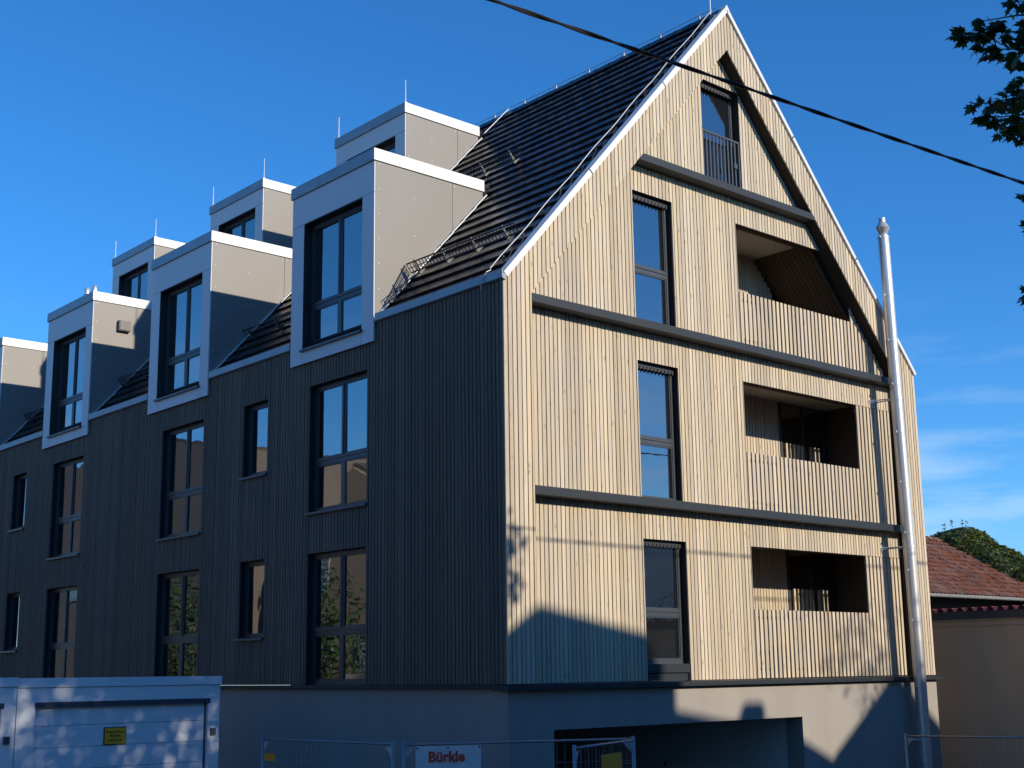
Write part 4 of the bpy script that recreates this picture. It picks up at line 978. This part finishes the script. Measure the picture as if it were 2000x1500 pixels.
fy = lambda u, d, z: (u, d, z)
K_, T_ = 0.2315, 0.417
# neighbour whose roof shadow climbs the left of the timber gable (front wall 20 m away)
Dn = 20.0; ox, oz = K_ * Dn, T_ * Dn; gb = -3.2
n1 = [(-3.2, gb), (-3.2, -1.55 + oz), (0.90 + ox, 1.20 + oz), (3.63 + ox, 0.72 + oz), (3.63 + ox, gb)]
n1[1] = (-2.2, (1.20 + oz) - 0.62 * (0.90 + ox + 2.2)); n1[0] = (-2.2, gb)
house('street_house', 'tall rendered house across the street with an uneven gable', n1, fy, -Dn, -Dn - 9, CREAM, TILER, [(0.2, 0.2, 1.1, 1.4), (3.0, 0.2, 1.1, 1.4), (5.6, 0.2, 1.1, 1.4), (1.5, 3.3, 1.1, 1.4), (4.6, 3.3, 1.1, 1.4), (4.4, 6.2, 1.1, 1.3)])
n1b = [(3.64 + ox, gb), (3.64 + ox, -0.52 + oz), (5.0 + ox, -0.74 + oz), (6.1 + ox, -0.76 + oz), (7.8 + ox, -1.50 + oz), (7.8 + ox, gb)]
house('street_house', 'lower wing with flat roof between the two street houses', n1b, fy, -Dn, -Dn - 8, WHITEH, TILER, [(9.0, 0.5, 1.1, 1.4), (10.8, 0.5, 1.1, 1.4), (9.4, 3.6, 1.1, 1.4)])
ch = thing('chimney_stack', 'square chimney stack on the lower wing across the street', 'chimney', (5.67 + ox, -20.6, -0.8 + oz))
MB().box(5.36 + ox, 5.96 + ox, -20.9, -20.3, -0.80 + oz, -0.42 + oz + 0.13).build('shaft', CREAM, ch); MB().box(5.44 + ox, 5.90 + ox, -20.8, -20.4, -0.29 + oz, -0.20 + oz).build('cap', CONCR, ch)
n2 = [(7.95 + ox, gb), (7.95 + ox, -1.40 + oz), (9.98 + ox, -0.02 + oz), (12.4 + ox, -1.75 + oz), (12.4 + ox, gb)]
house('street_house', 'gabled house at the right end of the opposite row', n2, fy, -Dn, -Dn - 9, WHITEH, TILER, [(13.3, 0.5, 1.1, 1.4), (15.2, 0.5, 1.1, 1.4), (13.3, 3.4, 1.1, 1.4), (15.2, 3.4, 1.1, 1.4)])
# houses west of the street wall, seen only in its window panes
n3 = [(20.0, -3), (20.0, 4.6), (25.5, 7.6), (31.0, 4.6), (31.0, -3)]
house('street_house', 'beige gabled house opposite the street side of the apartments', n3, lambda u, d, z: (d, u, z), -15.0, -25.0, CREAM, TILEG, [(22, 0.2, 1.1, 1.5), (24.6, 0.2, 1.1, 1.5), (27.5, 0.2, 1.1, 1.5), (22.5, 3.0, 1.1, 1.5), (27, 3.0, 1.1, 1.5)])
n4 = [(33.0, -3), (33.0, 9.3), (42.0, 11.0), (51.0, 9.3), (51.0, -3)]
house('street_house', 'tall warm grey gabled house farther along the side street', n4, lambda u, d, z: (d, u, z), -13.0, -24.0, WARMH, TILEG, [(36, 0.4, 1.2, 1.5), (39, 0.4, 1.2, 1.5), (43, 0.4, 1.2, 1.5), (37, 3.6, 1.2, 1.5), (41, 3.6, 1.2, 1.5), (44.6, 3.6, 1.2, 1.5)])
house('street_house', 'long unseen cream house added behind the viewer to block low sky', [(-27.0, -1.2), (-27.0, 5.5), (-21.0, 10.5), (-4.2, 10.5), (-3.0, 5.0), (-3.0, -1.6)], fy, -26.0, -36.0, CREAM, TILER, [(-25, 0.6, 1.1, 1.4), (-21, 0.6, 1.1, 1.4), (-17, 0.6, 1.1, 1.4), (-12, 0.6, 1.1, 1.4), (-8, 0.6, 1.1, 1.4), (-25, 3.4, 1.1, 1.4), (-17, 3.4, 1.1, 1.4), (-8, 3.4, 1.1, 1.4)])  # added out of view to cut bright low sky and deepen the shade
house('street_house', 'white house added out of view at the far right to block low sky', [(19.0, -3.8), (19.0, 3.6), (24.5, 6.8), (30.0, 3.6), (30.0, -4.4)], fy, -20.0, -30.0, WHITEH, TILER, [(20.5, 0.2, 1.1, 1.4), (24, 0.2, 1.1, 1.4), (27, 0.2, 1.1, 1.4), (23.9, 3.4, 1.1, 1.4)])  # unseen, put in to mask the sunward horizon from the gable
house('street_house', 'broad unseen cream house added on the side street to block low sky', [(-9.0, -1.2), (-9.0, 6.0), (-2.0, 11.5), (10.0, 11.5), (16.5, 6.5), (16.5, -2.2)], lambda u, d, z: (d, u, z), -26.0, -36.0, CREAM, TILER, [(-7, 0.4, 1.2, 1.5), (-3, 0.4, 1.2, 1.5), (2, 0.4, 1.2, 1.5), (7, 0.4, 1.2, 1.5), (12, 0.4, 1.2, 1.5), (-5, 3.6, 1.2, 1.5), (1, 3.6, 1.2, 1.5), (8, 3.6, 1.2, 1.5), (13, 3.6, 1.2, 1.5)])  # not in view, added to shut low sky off from the side wall
def bush(lab, cx, cy, rx_, ry_, h, nl, group='garden bushes along the side street'):
    z0 = gzz(cx, cy); B = thing('garden_bush', lab, 'bush', (cx, cy, z0), group); st = MB()
    for k in range(6): st.tube([(cx, cy, z0 - 0.1), (cx + rnd.uniform(-.5, .5) * rx_, cy + rnd.uniform(-.5, .5) * ry_, z0 + h * 0.7)], [0.05, 0.015], 5)
    st.build('stems', BARK, B); f = MB(); pp = leaf_poly('oval')
    for k in range(nl):
        v = rv3(); v = v.normalized() * (0.45 + 0.6 * rnd.random()); leaf_at(f, pp, Vector((cx + v.x * rx_, cy + v.y * ry_, z0 + h * 0.52 + v.z * h * 0.5)), v + rv3() * 0.6, rv3(), rnd.uniform(0.12, 0.24))
    f.build('foliage', BUSH, B, kind='stuff')
bush('dense dark bush before the white house at the right of the opposite row', 24.0, -16.5, 4.0, 1.6, 6.2, 4200)
bush('big dark bush at the bend of the side street', -19.0, 6.0, 2.4, 4.5, 7.0, 3200)
bush('wide leafy bush in front of the beige house', -10.5, 21.2, 1.4, 1.7, 6.2, 2600)
bush('tall leafy bush between the beige and the warm grey house', -11.3, 32.0, 1.6, 2.6, 7.4, 3400)
bush('round leafy bush nearest the garages on the side street', -13.0, 11.5, 1.5, 2.0, 3.6, 1800)

gt_ = thing('garden_tree', 'slender loose garden tree in front of the gabled house across the street', 'tree', (13.6, -17.8, gz(13.6, -17.8)))
z0 = gz(13.6, -17.8); MB().tube([(13.6, -17.8, z0 - 0.1), (13.65, -17.8, z0 + 5), (13.6, -17.8, z0 + 10.6)], [0.13, 0.08, 0.02], 8).build('trunk', BARK, gt_)
f = MB(); pp = leaf_poly('oval')
for c in [Vector((13.6 + rnd.uniform(-1.1, 0.9), -17.8 + rnd.uniform(-.9, .9), 5.2 + rnd.random() * 3.3)) for _ in range(34)]:
    for k in range(26): leaf_at(f, pp, c + rv3() * 0.45, rv3(), rv3(), rnd.uniform(0.10, 0.18))
f.build('foliage', BUSH, gt_, kind='stuff')
